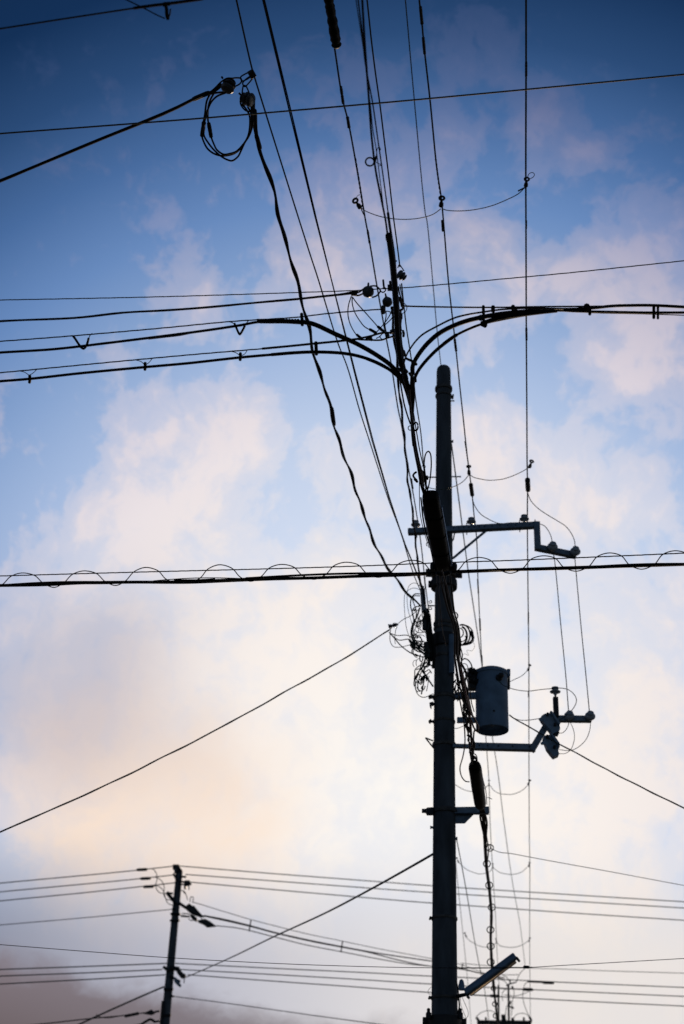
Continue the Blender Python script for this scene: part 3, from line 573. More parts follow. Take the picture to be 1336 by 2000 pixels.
# cluster of insulators left of the black sleeve
W('support_wire', 'thin stranded wire crossing from left edge to right edge just above the curved cables', 'wire', [(-8, 586.2), (0, 586), (314, 579.6), (620, 570), (700, 567), (745, 564), (782, 562.5), (900, 552.5), (980, 545), (1100, 534), (1344, 508.5)], 2.4, ('h', LV), 'wire', strands=3, pitch=.5)
W('service_drop', 'wavy black cable from the left edge to the insulator left of the black sleeve', 'cable', [(-8, 628.5), (0, 628), (78.6, 624), (157, 619.4), (236, 611.6), (314, 607), (393, 600.6), (471, 594), (576, 585), (630, 578.5), (690, 572)], 4.4, ('h', LV), 'rubber', wavy=(.9, .3, .1))
ic = thing('insulator_cluster', 'cluster of insulators and bolts hung on the crossing wire beside the black sleeve', 'insulator', PH(745, 565, LV))
def ins_up(px, py, rpx, par, tilt=Vector((0, 0, 1))):
    c = PH(px, py, LV); r = px2m(rpx, c); bm = bmesh.new()
    lathe(bm, c, tilt, [(-r * 1.05, r * .15), (-r * .9, r * .45), (-r * .6, r * .85), (-r * .2, r), (0, r * .9), (r * .1, r * .98), (r * .45, r * .95), (r * .75, r * .7), (r * .8, r * .3)], 24); link('insulator', bm, 'glaze', par)
    bm = bmesh.new(); lathe(bm, c + tilt * r * .3, tilt, [(0, r * .4), (r * .7, r * .42), (r * .9, r * .2), (r * 1.6, r * .16)], 10); link('bolt', bm, 'dark', par)
ins_up(719, 570, 11.5, ic); ins_up(756.5, 590, 10, ic, Vector((-.25, -.2, 1)).normalized()); spool(784.5, 538.5, 9.5, ROT @ Vector((.8, -.5, -.3)), ic)
pl('chain_link', ic, [(723, 559), (733, 558.5), (740, 563), (743, 568), (740, 573), (735, 578), (727, 581)], 3.2); pl('chain_link', ic, [(742, 568), (748, 571), (753, 567), (752, 562), (747, 563)], 2.5)
pl('chain_link', ic, [(777, 523), (780, 517), (785, 523), (789, 529)], 2.2); pl('bolt', ic, [(748.5, 547), (749.5, 558), (751, 564)], 4); pl('bolt', ic, [(762, 550), (763, 558), (764, 566)], 5)
pl('clamp_block', ic, [(757, 562), (768, 562)], 13); pl('cable_yoke', ic, [(664, 575), (676, 573), (688, 570.5), (700, 569)], 4); pl('cable_yoke', ic, [(688, 573), (700, 571), (709, 565)], 3.5); pl('cable_yoke', ic, [(688, 576), (700, 577), (708, 574)], 3.5); pl('cable_yoke', ic, [(686, 574), (697, 573)], 9)
pl('terminal_box', ic, [(748.5, 599.5), (748.5, 610.5)], 9.5, mode=('h', 5.6))
cg = 'thin looped leads left of the black sleeve'
def lead(lbl, pts, w=2.2, m='rubber', h=LV - .1): return W('lead_wire', lbl, 'lead wire', pts, w, ('h', h), m, cg)
a_ = lead('leftmost bulging lead hanging from the cable yoke left of the black sleeve', [(686, 579), (681, 595), (679.5, 612), (683, 630), (690, 645), (698, 656), (705, 661)]); sleeve('taped_joint', a_, (696, 653), (706, 661), 5.5, ('h', LV - .1), 'rubber')
a_ = lead('middle curved lead hanging from the cable yoke left of the black sleeve', [(688, 580), (688, 592), (693, 610), (703, 627), (712, 638), (724, 645), (735, 651)]); sleeve('taped_joint', a_, (721, 642.5), (736, 651), 6, ('h', LV - .1), 'rubber')
a_ = lead('nearly straight lead running diagonally from the cable yoke to the terminals', [(689, 581), (697, 592), (715, 612), (730, 629), (741, 641), (751, 648)]); sleeve('taped_joint', a_, (737, 637), (750, 648), 6, ('h', LV - .1), 'rubber')
for lbl, pts in (('lead curving down from the small terminal box', [(754, 609), (754, 618), (752, 630), (753, 642), (756, 652)]), ('lead sweeping from the sleeve across to the lower terminals', [(765, 606), (761, 616), (754, 627), (746, 637), (738, 646), (731, 652), (725, 660)]),
                 ('lead bowing close beside the sleeve', [(768, 614), (765, 622), (757, 630), (749, 637)]), ('short horizontal lead beside the small terminal box', [(752, 608), (758, 608), (763, 610), (765, 613)]),
                 ('looped lead at the lower terminals', [(735, 661), (742, 657), (748, 651), (757, 649), (764, 652), (766, 646), (772, 643)]), ('lowest small looped lead at the lower terminals', [(742, 656), (743, 660), (748, 663), (754, 660), (757, 653), (750, 650), (744, 652)])):
    lead(lbl, pts, 2.1)
for lbl, pts, w in (('black cable end rising through the lower terminals', [(700, 661.5), (725, 656), (745, 650.5), (758, 650), (772, 649)], 4), ('lower black cable end below the terminals', [(700, 663), (720, 664), (745, 664), (757, 660), (771, 656)], 3.6)): lead(lbl, pts, w, h=5.6)
pl('connector', ic, [(716, 663), (722, 659), (726, 664)], 6, mode=('h', 5.6)); pl('connector', ic, [(763, 648), (772, 646), (774, 660)], 8, mode=('h', 5.5)); pl('connector', ic, [(755, 656), (759, 654)], 7, mode=('h', 5.6))
# fittings right of the sleeve
rf = thing('cable_fitting', 'knot of small clamps and wire rings just right of the black sleeve', 'cable fitting', PH(785, 590, 5.4))
M5 = ('h', 5.4)
for pts, w in (([(778, 560), (781, 575), (785, 586), (787, 592)], 3), ([(781, 556), (784, 572), (788, 588)], 2.4), ([(783, 590), (787, 597), (786, 604), (780, 606), (778, 600)], 4.5), ([(789, 592), (794, 597), (794, 605), (789, 611), (781, 613)], 1.5), ([(779, 582), (784, 590), (786, 598)], 7), ([(783, 604), (783, 615)], 3), ([(783, 614), (783, 622)], 7), ([(783, 622), (782, 636), (783, 645)], 4.5), ([(787, 646), (788.5, 651), (788, 657)], 5), ([(784, 650), (783, 660), (786, 678), (789, 690)], 3), ([(788, 686), (790, 694)], 7), ([(764, 506), (770, 508)], 9), ([(767, 508), (775, 510)], 3)):
    part('clamp', rf, pts, w, M5, 'dark')

# ------------------------------------------------------------------ black foreground bundle (telephone cables, h about 5.2)
H5 = 5.2; m5 = ('h', H5)
ms = W('messenger_wire', 'stranded support wire of the central black bundle, third dark line at the top middle', 'wire',
       [(699, -8), (699.7, 0), (707, 60), (713, 120), (720, 160), (727.6, 200), (738.8, 278), (745.8, 326), (758.4, 418), (765, 466), (771, 520), (777, 600), (782, 680)], 2.7, ('h', H5 + .12), 'rubber')
part('wire_grip', ms, [(757.8, 416), (761, 440), (765, 466), (768, 490)], 5.2, ('h', H5 + .12), 'rubber')
part('hook', ms, [(734.5, 308), (735.8, 298), (737, 290), (740.5, 287.5), (743, 291), (741.5, 295)], 1.6, ('h', H5 + .1)); part('hook', ms, [(734, 316), (738, 319), (745, 322), (741, 324)], 1.6, ('h', H5 + .1))
W('thin_cable', 'leftmost thin wire of the central bundle at the top edge', 'cable', [(695, -8), (695.5, 0), (703, 50), (709, 90), (713.5, 125), (719, 175), (723.4, 205), (728.3, 253), (734.6, 290), (740, 333), (744, 365), (747, 389), (751, 420)], 2.0, m5, 'wire')
k3 = W('telephone_cable', 'thickest black cable of the central bundle running from the top edge into the black sleeve', 'cable',
       [(707, -8), (707.5, 0), (711, 60), (715, 120), (718, 160), (721, 200), (724.8, 256), (730, 305), (735, 340), (745, 390), (753, 430), (757.5, 462), (765, 510)], 4.2, m5, 'rubber')
part('cable_ring', k3, ringpts(722.3, 316, 8.3, 8, 18, 20, 375), 3.3, m5); part('ring_clip', k3, [(731, 318), (733.5, 311), (735, 306)], 4.5, m5)
sv = W('cable_sleeve', 'thick black sleeve carrying the cable bundle down to the branching point', 'cable sleeve', [(759.5, 461), (762, 480), (767, 511), (772, 565), (776, 645), (781.7, 699.5), (789, 730), (797, 757)], 11, m5, 'rubber')
part('bundled_cable', sv, [(766, 470), (770, 500), (775, 560), (780, 620), (783, 660), (788, 706), (796, 740)], 4.5, ('h', H5 + .05)); part('end_collar', sv, [(759.2, 459), (760, 468)], 13.5, m5, 'rubber')
part('bundled_cable', sv, [(757, 470), (762, 511), (767, 565), (771, 620), (774.5, 670), (780, 715)], 3.5, ('h', H5 + .03))
mc = W('trunk_cable', 'main black cable bundle between the branching point and the large splice box', 'cable', [(795, 745), (800, 775), (803.5, 800), (806, 835), (809, 865), (813, 890), (818, 915), (823, 945), (829, 965)], 7, m5, 'rubber')
part('side_cable', mc, [(806, 740), (808, 765), (806, 800), (805, 835), (808, 870)], 6, ('h', H5 - .03)); part('side_cable', mc, [(799, 760), (801, 790), (803, 810), (808, 840), (812, 870), (818, 900), (824, 925), (827, 950)], 4.5, ('h', H5 - .05), 'brown')
part('side_cable', mc, [(812, 872), (816, 896), (821, 920), (826, 950), (832, 966)], 4.2, ('h', H5 + .04))
for cx, cy, rx, ry, w in ((801, 836, 3.8, 4.2, 1.8), (812, 833, 4.4, 8, 3.2)): part('cable_ring', mc, ringpts(cx, cy, rx, ry, 12, 0, 340), w, ('h', H5 - .06))
W('thin_cable', 'thin black cable curving in from the left below the branching point', 'cable', [(781, 740), (784.8, 764), (789.6, 790), (796, 812), (801.6, 828)], 3.2, m5, 'rubber')
W('thin_cable', 'thin black cable right of the trunk cable above the slack loop', 'cable', [(802, 765), (806, 796), (808.8, 813.6), (811, 828), (815, 852), (820, 881), (828, 916), (832, 945)], 2.3, m5, 'rubber')
W('thin_cable', 'hair-thin wire hanging down left of the large splice box', 'cable', [(819, 941), (819.5, 985), (821, 1005), (827, 1034), (838, 1070)], 1.6, m5, 'rubber')
W('slack_loop', 'tall slack loop of black cable standing above the large splice box', 'cable loop', [(831, 962), (832.5, 940), (830, 922), (828.5, 905), (831, 888), (834, 883), (837, 881.5), (840.5, 886), (842.3, 900), (842, 915), (840, 935), (836.5, 952), (832, 966)], 2.7, m5, 'rubber')
tf = thing('cable_fitting', 'knot of clamps and a black hook gripping the trunk cable above the large splice box', 'cable fitting', PH(815, 930, H5))
for pts, w in (([(813, 922), (809, 925), (807, 929), (810, 934), (814, 938)], 4), ([(810, 936), (815, 941)], 5), ([(822, 918), (826, 922), (828, 930)], 4.5), ([(822, 933), (830, 934), (835, 932)], 4), ([(834, 930), (835, 936)], 4), ([(826, 922), (830, 940), (834, 955)], 4), ([(824, 912), (827, 907), (831, 911), (828, 917)], 1.1)): part('clamp', tf, pts, w, m5, 'dark')
# branching arms
bg = 'cables curving out of the branching point'
pc = W('branch_cable', 'upper left curving cable arching from the branching point with two V hangers', 'cable',
       [(-8, 689.5), (0, 688.6), (105, 682), (209.5, 670), (314, 657), (393, 646.7), (471, 635), (503, 629), (545, 627), (587, 628), (618, 635)], 5.2, ('h', H5), 'rubber', bg)
part('thick_section', pc, [(587, 628), (605, 631), (618, 635), (652, 651), (701, 673.5), (741, 697), (765, 715), (784, 738), (795, 765), (802, 790)], 9, m5)
part('ribbed_sleeve', pc, [(502, 627), (525, 627.5), (555, 627.5), (590, 629.5)], 9, m5)
bm = bmesh.new()
for i in range(14):
    c = PH(509 + i * 5.6, 627.3 + .02 * i, H5); sweep(bm, [c + (PH(510 + i * 5.6, 627.3, H5) - c) * t for t in (0, 2.2)], px2m(4.9, c), 10)
link('sleeve_rib', bm, 'dark', pc)['kind'] = 'stuff'
part('twisted_strand', pc, [(290, 662), (320, 658.5), (350, 655), (375, 650)], 3, m5)
for pts in ([(143, 656.5), (147, 662), (155, 674), (159, 679), (163, 681), (167, 678), (171, 669), (173, 661)], [(458, 632), (462, 641), (466, 650), (468.5, 653), (471, 650), (475, 643), (478, 637)]): part('v_hanger', pc, pts, 4.6, m5)
for pts in ([(140, 655), (143, 657), (148, 660)], [(173, 662), (176, 655), (180, 651)], [(446, 628), (453, 630), (458, 633)], [(478, 637), (482, 630), (486, 626)]): part('hanger_wire', pc, pts, 1.7, m5)
part('strap', pc, [(589, 613), (590, 624), (590.5, 635)], 6.5, m5)
rc = W('branch_cable', 'lower left curving cable arching from the branching point with three strap clips', 'cable',
       [(-8, 745.3), (0, 744.6), (57.6, 740), (157, 729), (283, 717), (367, 709.5), (471, 698), (539.5, 692), (580, 689), (618, 687.5)], 5.4, m5, 'rubber', bg)
part('thick_section', rc, [(530, 692.7), (575, 689), (618, 687.5), (674, 690.5), (714, 699.5), (755, 718), (782, 741), (795, 762), (801, 785)], 6.6, m5); part('worn_stretch', rc, [(716, 700.2), (735, 708), (757, 719.3)], 6.9, m5, 'brown')
for x, y in ((57.6, 738), (283, 713), (469, 694)): part('strap_clip', rc, [(x + .5, y - 4), (x + .5, y + 6), (x, y + 9)], 6, m5)
for pts in ([(38, 724.5), (48, 727), (57, 733)], [(57, 733), (64, 729), (72, 721.5)], [(264.5, 703), (275, 706), (283, 713)], [(283, 713), (290, 709), (298, 699.5)], [(450, 686), (461, 689), (469, 695)], [(469, 695), (477, 692), (484, 682.5)]): part('hanger_wire', rc, pts, 1.5, m5)
part('strap', rc, [(617, 669), (617.5, 680), (618, 692)], 7, m5)
W('messenger_wire', 'stranded support wire above the upper left branch cable, ending at a small square terminal', 'wire', [(-8, 667), (0, 666.6), (141, 656), (314, 641), (450, 628), (587, 619), (620, 614.6), (700, 607), (748, 604)], 2.9, m5, 'rubber', strands=3, pitch=.3)
qm = W('messenger_wire', 'stranded support wire above the lower left branch cable, thickening towards the sleeve', 'wire', [(-8, 728.6), (0, 728), (262, 703), (388, 691.5), (513, 681), (620, 671), (665, 666), (700, 662)], 2.9, m5, 'rubber', strands=3, pitch=.3)
part('wire_grip', qm, [(512, 681), (560, 676.5), (620, 670.5), (665, 666), (702, 661.5)], 4.6, m5)
W('messenger_wire', 'straight support wire leading right from the sleeve to the right edge over the curved cables', 'wire', [(786, 597.5), (795, 598), (889, 600), (980, 600.3), (1050, 599), (1128, 598.5), (1200, 598)], 3.2, m5, 'rubber')
s1 = W('branch_cable', 'thin reddish cable, topmost of the three arching right from the branching point', 'cable', [(802, 810), (798, 770), (790, 745), (786.5, 725), (790, 705), (798, 686), (822, 656), (854, 637), (889, 620.5), (915, 614), (943, 609.5), (980, 604.5), (1030.5, 601.8), (1070, 602.5), (1100, 603)], 3.6, ('h', H5 - .04), 'brown', bg)
s2 = W('branch_cable', 'thick middle cable of the three arching right from the branching point', 'cable', [(804, 800), (803, 765), (804, 735), (806, 715.6), (814, 698), (835.6, 670), (862.5, 648), (903, 629), (942, 619), (980, 612.5), (1040, 607), (1085, 604.5), (1130, 603.5), (1161, 601.4), (1194, 597.8), (1235, 596.5), (1275, 596.5), (1344, 600)], 5.8, m5, 'rubber', bg)
part('thick_section', s2, [(806, 730), (806, 715.6), (814, 698), (835.6, 670), (862.5, 648), (903, 629.5), (942, 619.5), (980, 613), (1030, 608.5), (1065, 606)], 9.2, m5)
s3 = W('branch_cable', 'lowest cable of the three arching right from the branching point', 'cable', [(806, 815), (805, 785), (806, 760), (809, 742), (819, 721), (849, 687), (876, 665), (895, 652.5), (938, 634), (980, 624), (1020, 616.5), (1060, 610), (1089, 606.5), (1128, 608), (1194, 609.3), (1259, 610.5), (1344, 610.5)], 5.0, ('h', H5 - .02), 'rubber', bg)
part('thick_section', s3, [(806, 762), (809, 742), (819, 721), (849, 687), (876, 665), (892, 654)], 6.8, ('h', H5 - .02)); part('thick_section', s3, [(940, 632), (965, 624), (985, 619), (1020, 614), (1060, 609), (1088, 606)], 9, ('h', H5 - .02)); part('worn_stretch', s3, [(866, 672), (878, 663), (890, 655)], 7, ('h', H5 - .02), 'brown')
W('thin_cable', 'thin black strand just under the right hand cables at the right edge', 'cable', [(1100, 607), (1160, 611), (1250, 613), (1344, 616)], 2.0, m5, 'rubber')
for x0, y0, x1, y1, w in ((944, 598, 945, 637, 6), (941, 632, 949, 636, 10), (963, 599, 963, 608, 8), (1002, 598, 1003, 606, 8), (1006, 604, 1008, 611, 9), (1146, 597, 1146, 606, 12), (1152, 603, 1152, 614, 6), (1277, 600, 1277, 621, 6), (1285, 600, 1285, 622, 5), (938, 619, 940, 622, 12), (1130, 600, 1137, 601, 6)):
    part('strap', s2, [(x0, y0), ((x0 + x1) / 2, (y0 + y1) / 2), (x1, y1)], w, ('h', H5 - .02))
yk = thing('branch_yoke', 'black yoke of short bars tying the cables together at the branching point', 'yoke', PH(800, 705, H5))
for pts, w in (([(793, 700), (802, 704), (808, 706)], 5), ([(808, 705), (813, 712)], 6), ([(800, 729), (805, 736)], 6), ([(811, 738), (812, 745)], 5), ([(778, 720), (783, 724)], 6), ([(792, 722), (796, 727)], 5)): part('bar', yk, pts, w, ('h', H5 - .04), 'dark')
# top-left crossing cable
ta = W('telephone_cable', 'black cable crossing the top left corner with a hook clip', 'cable', [(-8, 57), (0, 56), (130, 36), (262, 16), (320, 8), (385, 0), (420, -6)], 3.4, m5, 'rubber')
part('thick_section', ta, [(261, 16), (300, 10.5), (330, 7), (395, -2)], 6, m5); part('hook_clip', ta, [(321, 6), (325, 16), (326, 30), (328, 37)], 7, m5); part('hook_clip', ta, [(327, 37), (331, 30), (333, 18)], 3, m5); part('clip_collar', ta, [(318, 9), (332, 7)], 8, m5)
W('thin_cable', 'thin wire slanting across the top left corner to the hook clip', 'cable', [(240, -4), (248, 0), (285, 18), (308, 30), (322, 36)], 2.5, m5, 'rubber')
W('support_wire', 'long straight wire crossing the whole upper sky from left to right', 'wire', [(-8, 261.7), (0, 261), (200, 246), (400, 230.5), (600, 213.5), (800, 196), (1027.5, 174.8), (1200, 158.5), (1344, 144.5)], 3.3, ('h', 6.6), 'wire')

# ------------------------------------------------------------------ lashed cable crossing in front of the pole
XB = ('h', H5 + .02)
xm = W('messenger_wire', 'thin stranded wire running above the lashed cable across the middle of the picture', 'wire', [(-8, 1125.3), (0, 1125), (262, 1117.6), (524, 1111), (700, 1105.6), (852, 1099.5), (1000, 1094.5), (1160, 1088), (1344, 1080)], 2.5, XB, 'rubber', strands=3, pitch=.25)
xc = W('lashed_cable', 'heavy black cable bundle with a spiral wire crossing in front of the main pole', 'cable', [(-8, 1143.6), (0, 1143.5), (90, 1142), (157, 1138.6), (262, 1137), (367, 1137.3), (450, 1134), (524, 1131), (620, 1128.5), (700, 1125.5), (790, 1123), (885, 1117.6), (993, 1113), (1080, 1110), (1160, 1107.5), (1250, 1105), (1344, 1102)], 6.6, XB, 'rubber')
for lo, hi, off, w in ((-8, 200, -2.2, 4), (160, 420, 2.2, 4.2), (340, 520, 1.8, 5), (480, 760, -1.8, 4.4), (700, 900, 1.8, 5), (860, 1100, -1.6, 5), (1010, 1344, 1.6, 4.8), (1140, 1344, -1.6, 4.6), (100, 330, 4.0, 1.6), (300, 470, -3.5, 2)):
    def yc(x): return 1143.5 - (x / 1336) * 41.3 + (-.9 * math.sin(x / 90))
    k = 6; part('bundled_strand', xc, [(lo + (hi - lo) * i / k, yc(lo + (hi - lo) * i / k) + off * math.sin(math.pi * i / k)) for i in range(k + 1)], w, ('h', H5))
peaks = [-85, 44.5, 165, 285.5, 429.5, 550, 676, 803, 934, 1061, 1190, 1318]
pts = []
def ym(x): return 1125 - 45 * x / 1336
def yb(x): return 1143.5 - 41.3 * x / 1336
for i, pk in enumerate(peaks):
    nx = peaks[i + 1] if i + 1 < len(peaks) else pk + 125; md = (pk + nx) / 2
    big = (7.5 if pk in (285.5, 429.5) else 4.2) + random.uniform(-.8, .8)
    for dx, y in ((-41, yb(pk - 41) - 1), (-22, ym(pk - 22) - (big - 6) * .5), (0, ym(pk) - big), (22, ym(pk + 22) - (big - 6) * .5), (41, yb(pk + 41) - 1)): pts.append((pk + dx, y))
    pts.append((md, yb(md) + 7))
part('spiral_wrap', xc, pts, 2.1, ('h', H5 + .0), 'rubber', n=6)

# ------------------------------------------------------------------ large splice box
bx = thing('splice_box', 'large black slanted splice box with a metal edge strip hanging in front of the pole', 'splice box', PH(850, 1040, H5))
A = PH(840, 966, H5 - .02); B = PH(866, 1108, H5 - .02); d = (B - A).normalized(); wv = px2m(34, A)
sidev = d.cross(UP).normalized()
bm = bmesh.new()
def boxsec(c, w, h):
    return [c + sidev * (w / 2 * math.copysign(abs(math.cos(a)) ** .55, math.cos(a))) + UP * (h / 2 * math.copysign(abs(math.sin(a)) ** .55, math.sin(a))) for a in [2 * math.pi * k / 20 for k in range(20)]]
secs = [(0, .7), (.02, .92), (.05, 1), (.3, 1.04), (.6, 1.06), (.9, 1.0), (.97, .95), (1, .7)]
rs = [[bm.verts.new(p) for p in boxsec(A.lerp(B, t), wv * s, wv * .85 * s)] for t, s in secs]
for a, b in zip(rs, rs[1:]):
    for k in range(20): bm.faces.new((a[k], a[(k + 1) % 20], b[(k + 1) % 20], b[k]))
bm.faces.new(rs[0]); bm.faces.new(rs[-1]); link('casing', bm, 'plastic', bx)
for s in (1, -1):
    bm = bmesh.new(); o = sidev * (wv * .535 * s); beam(bm, A.lerp(B, .16) + o, A.lerp(B, .97) + o, .008, .03, bev=.002); link('edge_strip', bm, 'steel', bx, False)
for t in (.25, .5, .75):
    bm = bmesh.new(); sec = boxsec(A.lerp(B, t), wv * 1.065, wv * .91); sweep(bm, sec, .004, 6, True); link('casing_rib', bm, 'plastic', bx)
part('latch_ring', bx, ringpts(835, 1063, 2.5, 3.5, 10, 90, 300), 1.4, ('h', H5 - .06), 'dark')
part('side_wire', bx, [(822, 972), (824, 990), (826, 1010), (832, 1040), (842, 1075), (848, 1105)], 3, ('h', H5), 'rubber')
cb = thing('cable_clamp', 'black crossbar clamp where the lashed cable crosses below the large splice box', 'clamp', PH(866, 1116, H5))
bm = bmesh.new(); beam(bm, PH(843, 1113, H5 - .05), PH(890, 1110, H5 - .05), .03, .025); link('clamp_bar', bm, 'dark', cb, False)
for x in (845, 888): bm = bmesh.new(); c = PH(x, 1114, H5 - .08); lathe(bm, c, UP, [(0, .014), (.02, .02), (.05, .02), (.07, .01)], 8); link('nut', bm, 'dark', cb)
part('saddle', cb, [(852, 1119), (866, 1122), (880, 1117)], 9, ('h', H5 - .04), 'dark')

# ------------------------------------------------------------------ cables falling beside the pole to the second splice
sg = 'cables running down beside the pole between the two splice boxes'
sb = [('outer right cable of the bundle bulging past the coil', [(876, 1112), (879, 1126), (882.7, 1158), (887.5, 1196), (895, 1222.6), (897.5, 1243.5), (897, 1291), (903.6, 1316), (911, 1344), (917, 1373), (922.6, 1395.5), (932, 1416), (933, 1428), (928, 1426), (925, 1440), (925, 1470)], 3.4, 'rubber', 5.2),
      ('main thick cable at the heart of the bundle', [(868, 1112), (870, 1145), (876, 1177), (883.7, 1201.7), (890, 1224.5), (892, 1272), (897, 1300.5), (902.7, 1334.7), (909, 1367), (917, 1401), (920.7, 1443), (923.6, 1481), (926, 1495)], 5.5, 'rubber', 5.2),
      ('inner left cable hugging the pole', [(860, 1112), (862, 1140), (868, 1165), (876, 1195), (884, 1215), (888, 1240), (888, 1275), (891, 1300), (897, 1335), (905, 1370), (911, 1395), (914, 1430), (918, 1465), (922, 1494)], 3.4, 'rubber', 5.15),
      ('brown cable crossing the pole face at a slant', [(863, 1112), (867.5, 1130), (874, 1150), (880, 1180), (886, 1205), (892, 1222), (895, 1245), (895, 1280), (900, 1305), (907, 1335)], 2.8, 'brown', 5.1),
      ('red brown cable showing beside the transformer', [(899.8, 1300), (909, 1350), (915, 1378), (920, 1394), (928, 1405), (934, 1422), (931, 1428), (925, 1420), (921, 1408), (917, 1400)], 3.6, 'red', 5.1),
      ('second red brown cable ending above the lower crossarm', [(896, 1290), (904, 1320), (912, 1352), (917, 1385), (919, 1410), (921, 1440), (922, 1458)], 3.2, 'red', 5.15),
      ('thin dark cable left of the bundle that ends in a long hanging curve', [(887, 1280), (891, 1310), (893, 1329), (897, 1360), (901.7, 1386), (906.5, 1414.5), (908, 1452.5), (904, 1478), (898.5, 1499), (900, 1512), (905, 1522), (911, 1526.5), (917, 1527)], 2.6, 'rubber', 5.2),
      ('kinked dark cable beside the transformer hanger', [(903, 1315), (906, 1345), (904, 1360), (908, 1378), (906, 1395), (912, 1410), (915, 1405), (911, 1420), (915, 1433.5), (917, 1462), (921, 1488)], 3, 'rubber', 5.2),
      ('cable strand across the pole face below the clamp', [(858, 1120), (858, 1160), (861, 1200), (866, 1240), (872, 1262)], 1.8, 'brown', 5.2),
      ('second cable strand across the pole face', [(853, 1120), (854, 1150), (857, 1185), (858, 1225)], 2.2, 'brown', 5.2),
      ('loop of cable just above the lower splice box', [(921, 1470), (929, 1474), (932, 1483), (931, 1490), (926, 1497), (923, 1488), (920, 1476)], 2.2, 'rubber', 5.2),
      ('short strand entering the lower splice box', [(917, 1458), (920, 1475), (928, 1478), (930, 1488), (929, 1496)], 2.6, 'rubber', 5.2)]
for lbl, pts, w, m_, h in sb: W('bundle_cable', lbl, 'cable', pts, w, ('h', h), m_, sg)
# coil right of the pole
for i, (cx, cy, rx, ry, w, a0, a1) in enumerate([(905, 1240, 19, 19, 2.6, -100, 100), (903, 1240, 15, 20, 3.2, -110, 110), (900, 1242, 12, 18, 4, -80, 100), (902, 1246, 22, 14, 2.4, -40, 110), (898, 1236, 7, 9, 2.4, -90, 90), (905, 1250, 20, 10, 2, -20, 120), (896, 1246, 14, 8, 2, -30, 120), (888, 1203, 6, 7, 2.6, -120, 120)]):
    W('cable_coil', ['outermost', 'second', 'thick inner', 'wide low', 'smallest inner', 'lowest', 'flat lower', 'small upper'][i] + ' turn of the coiled cable bulging right of the pole above the transformer', 'coil', ringpts(cx, cy, rx, ry, 14, a0, a1), w, ('y', 15.8), 'rubber', 'turns of the coiled cable')
bm = bmesh.new(); fat(bm, PY(920, 1232, 15.8), PY(924.5, 1248, 15.8), px2m(3.2, PY(924, 1240, 15.8))); tag(link('taped_joint', bm, 'rubber'), 'thick taped joint on the outer turn of the coil', 'joint')
tl = 'loops of lead above the transformer bushings'
for lbl, pts, w in (('taller arched lead above the transformer bushings', [(898, 1306), (901, 1292), (907, 1286.5), (914, 1289), (920, 1297), (923, 1308)], 2.6), ('smaller arched lead beside the transformer bushings', [(900, 1300), (906, 1296), (912, 1299), (914, 1308), (911, 1316)], 1.8), ('low curved lead reaching the transformer terminal box', [(905, 1316), (908, 1308), (914, 1307), (919, 1311)], 2),
                    ('curly lead between pole and bundle', [(889, 1316), (893, 1330), (888, 1345), (892, 1357), (899, 1352), (897, 1340), (892, 1334), (889, 1350)], 1.8), ('fine curly wire below the coil', [(900, 1284), (907, 1277), (915, 1280), (912, 1270), (922, 1271), (927, 1262), (925, 1255)], .7),
                    ('wire wrapping round the pole to the bundle', [(886, 1423), (895, 1422), (905, 1418)], 1.4), ('wavy lead hanging behind the bundle', [(888, 1330), (896, 1345), (890, 1352), (899, 1362), (893, 1370)], 1.8)):
    W('lead_wire', lbl, 'lead wire', pts, w, ('y', 15.75), 'rubber', tl)

ms_ = [[(892, 1288), (899, 1305), (901, 1325), (895, 1340), (902, 1352), (908, 1366), (904, 1384), (911, 1398)], [(898, 1345), (906, 1352), (903, 1366), (910, 1380), (905, 1392), (913, 1404), (909, 1418), (917, 1430)], [(904, 1300), (911, 1316), (908, 1334), (914, 1352), (909, 1368), (918, 1384)],
       [(899, 1262), (903, 1280), (901, 1296), (908, 1312), (913, 1330), (918, 1350), (921, 1372), (926, 1390)], [(907, 1398), (916, 1406), (911, 1420), (920, 1430), (914, 1446), (922, 1456), (917, 1470)], [(913, 1436), (922, 1442), (927, 1456), (922, 1470), (928, 1482)], [(886, 1210), (893, 1230), (900, 1252), (899, 1276), (903, 1300)], [(890, 1328), (884, 1340), (891, 1350), (897, 1344), (903, 1358)]]
for i, q in enumerate(ms_): W('bundle_strand', 'short kinked dark strand in the messy cable bundle between pole and transformer', 'cable', q, 2.2 + (i % 3) * .7, ('h', 5.2 - .03 * (i % 3)), 'rubber', 'kinked strands of the messy cable bundle')
for q in ([(906, 1376), (908, 1384)], [(911, 1388), (915, 1395)], [(905, 1362), (909, 1368)], [(913, 1420), (917, 1428)], [(900, 1330), (904, 1338)]):
    bm = bmesh.new(); a, b = dp(q, ('h', 5.15)); fat(bm, a, b, px2m(3.4, a)); tag(link('cable_joint', bm, 'dark'), 'small black joint in the messy cable bundle between pole and transformer', 'joint', 'joints in the messy cable bundle')
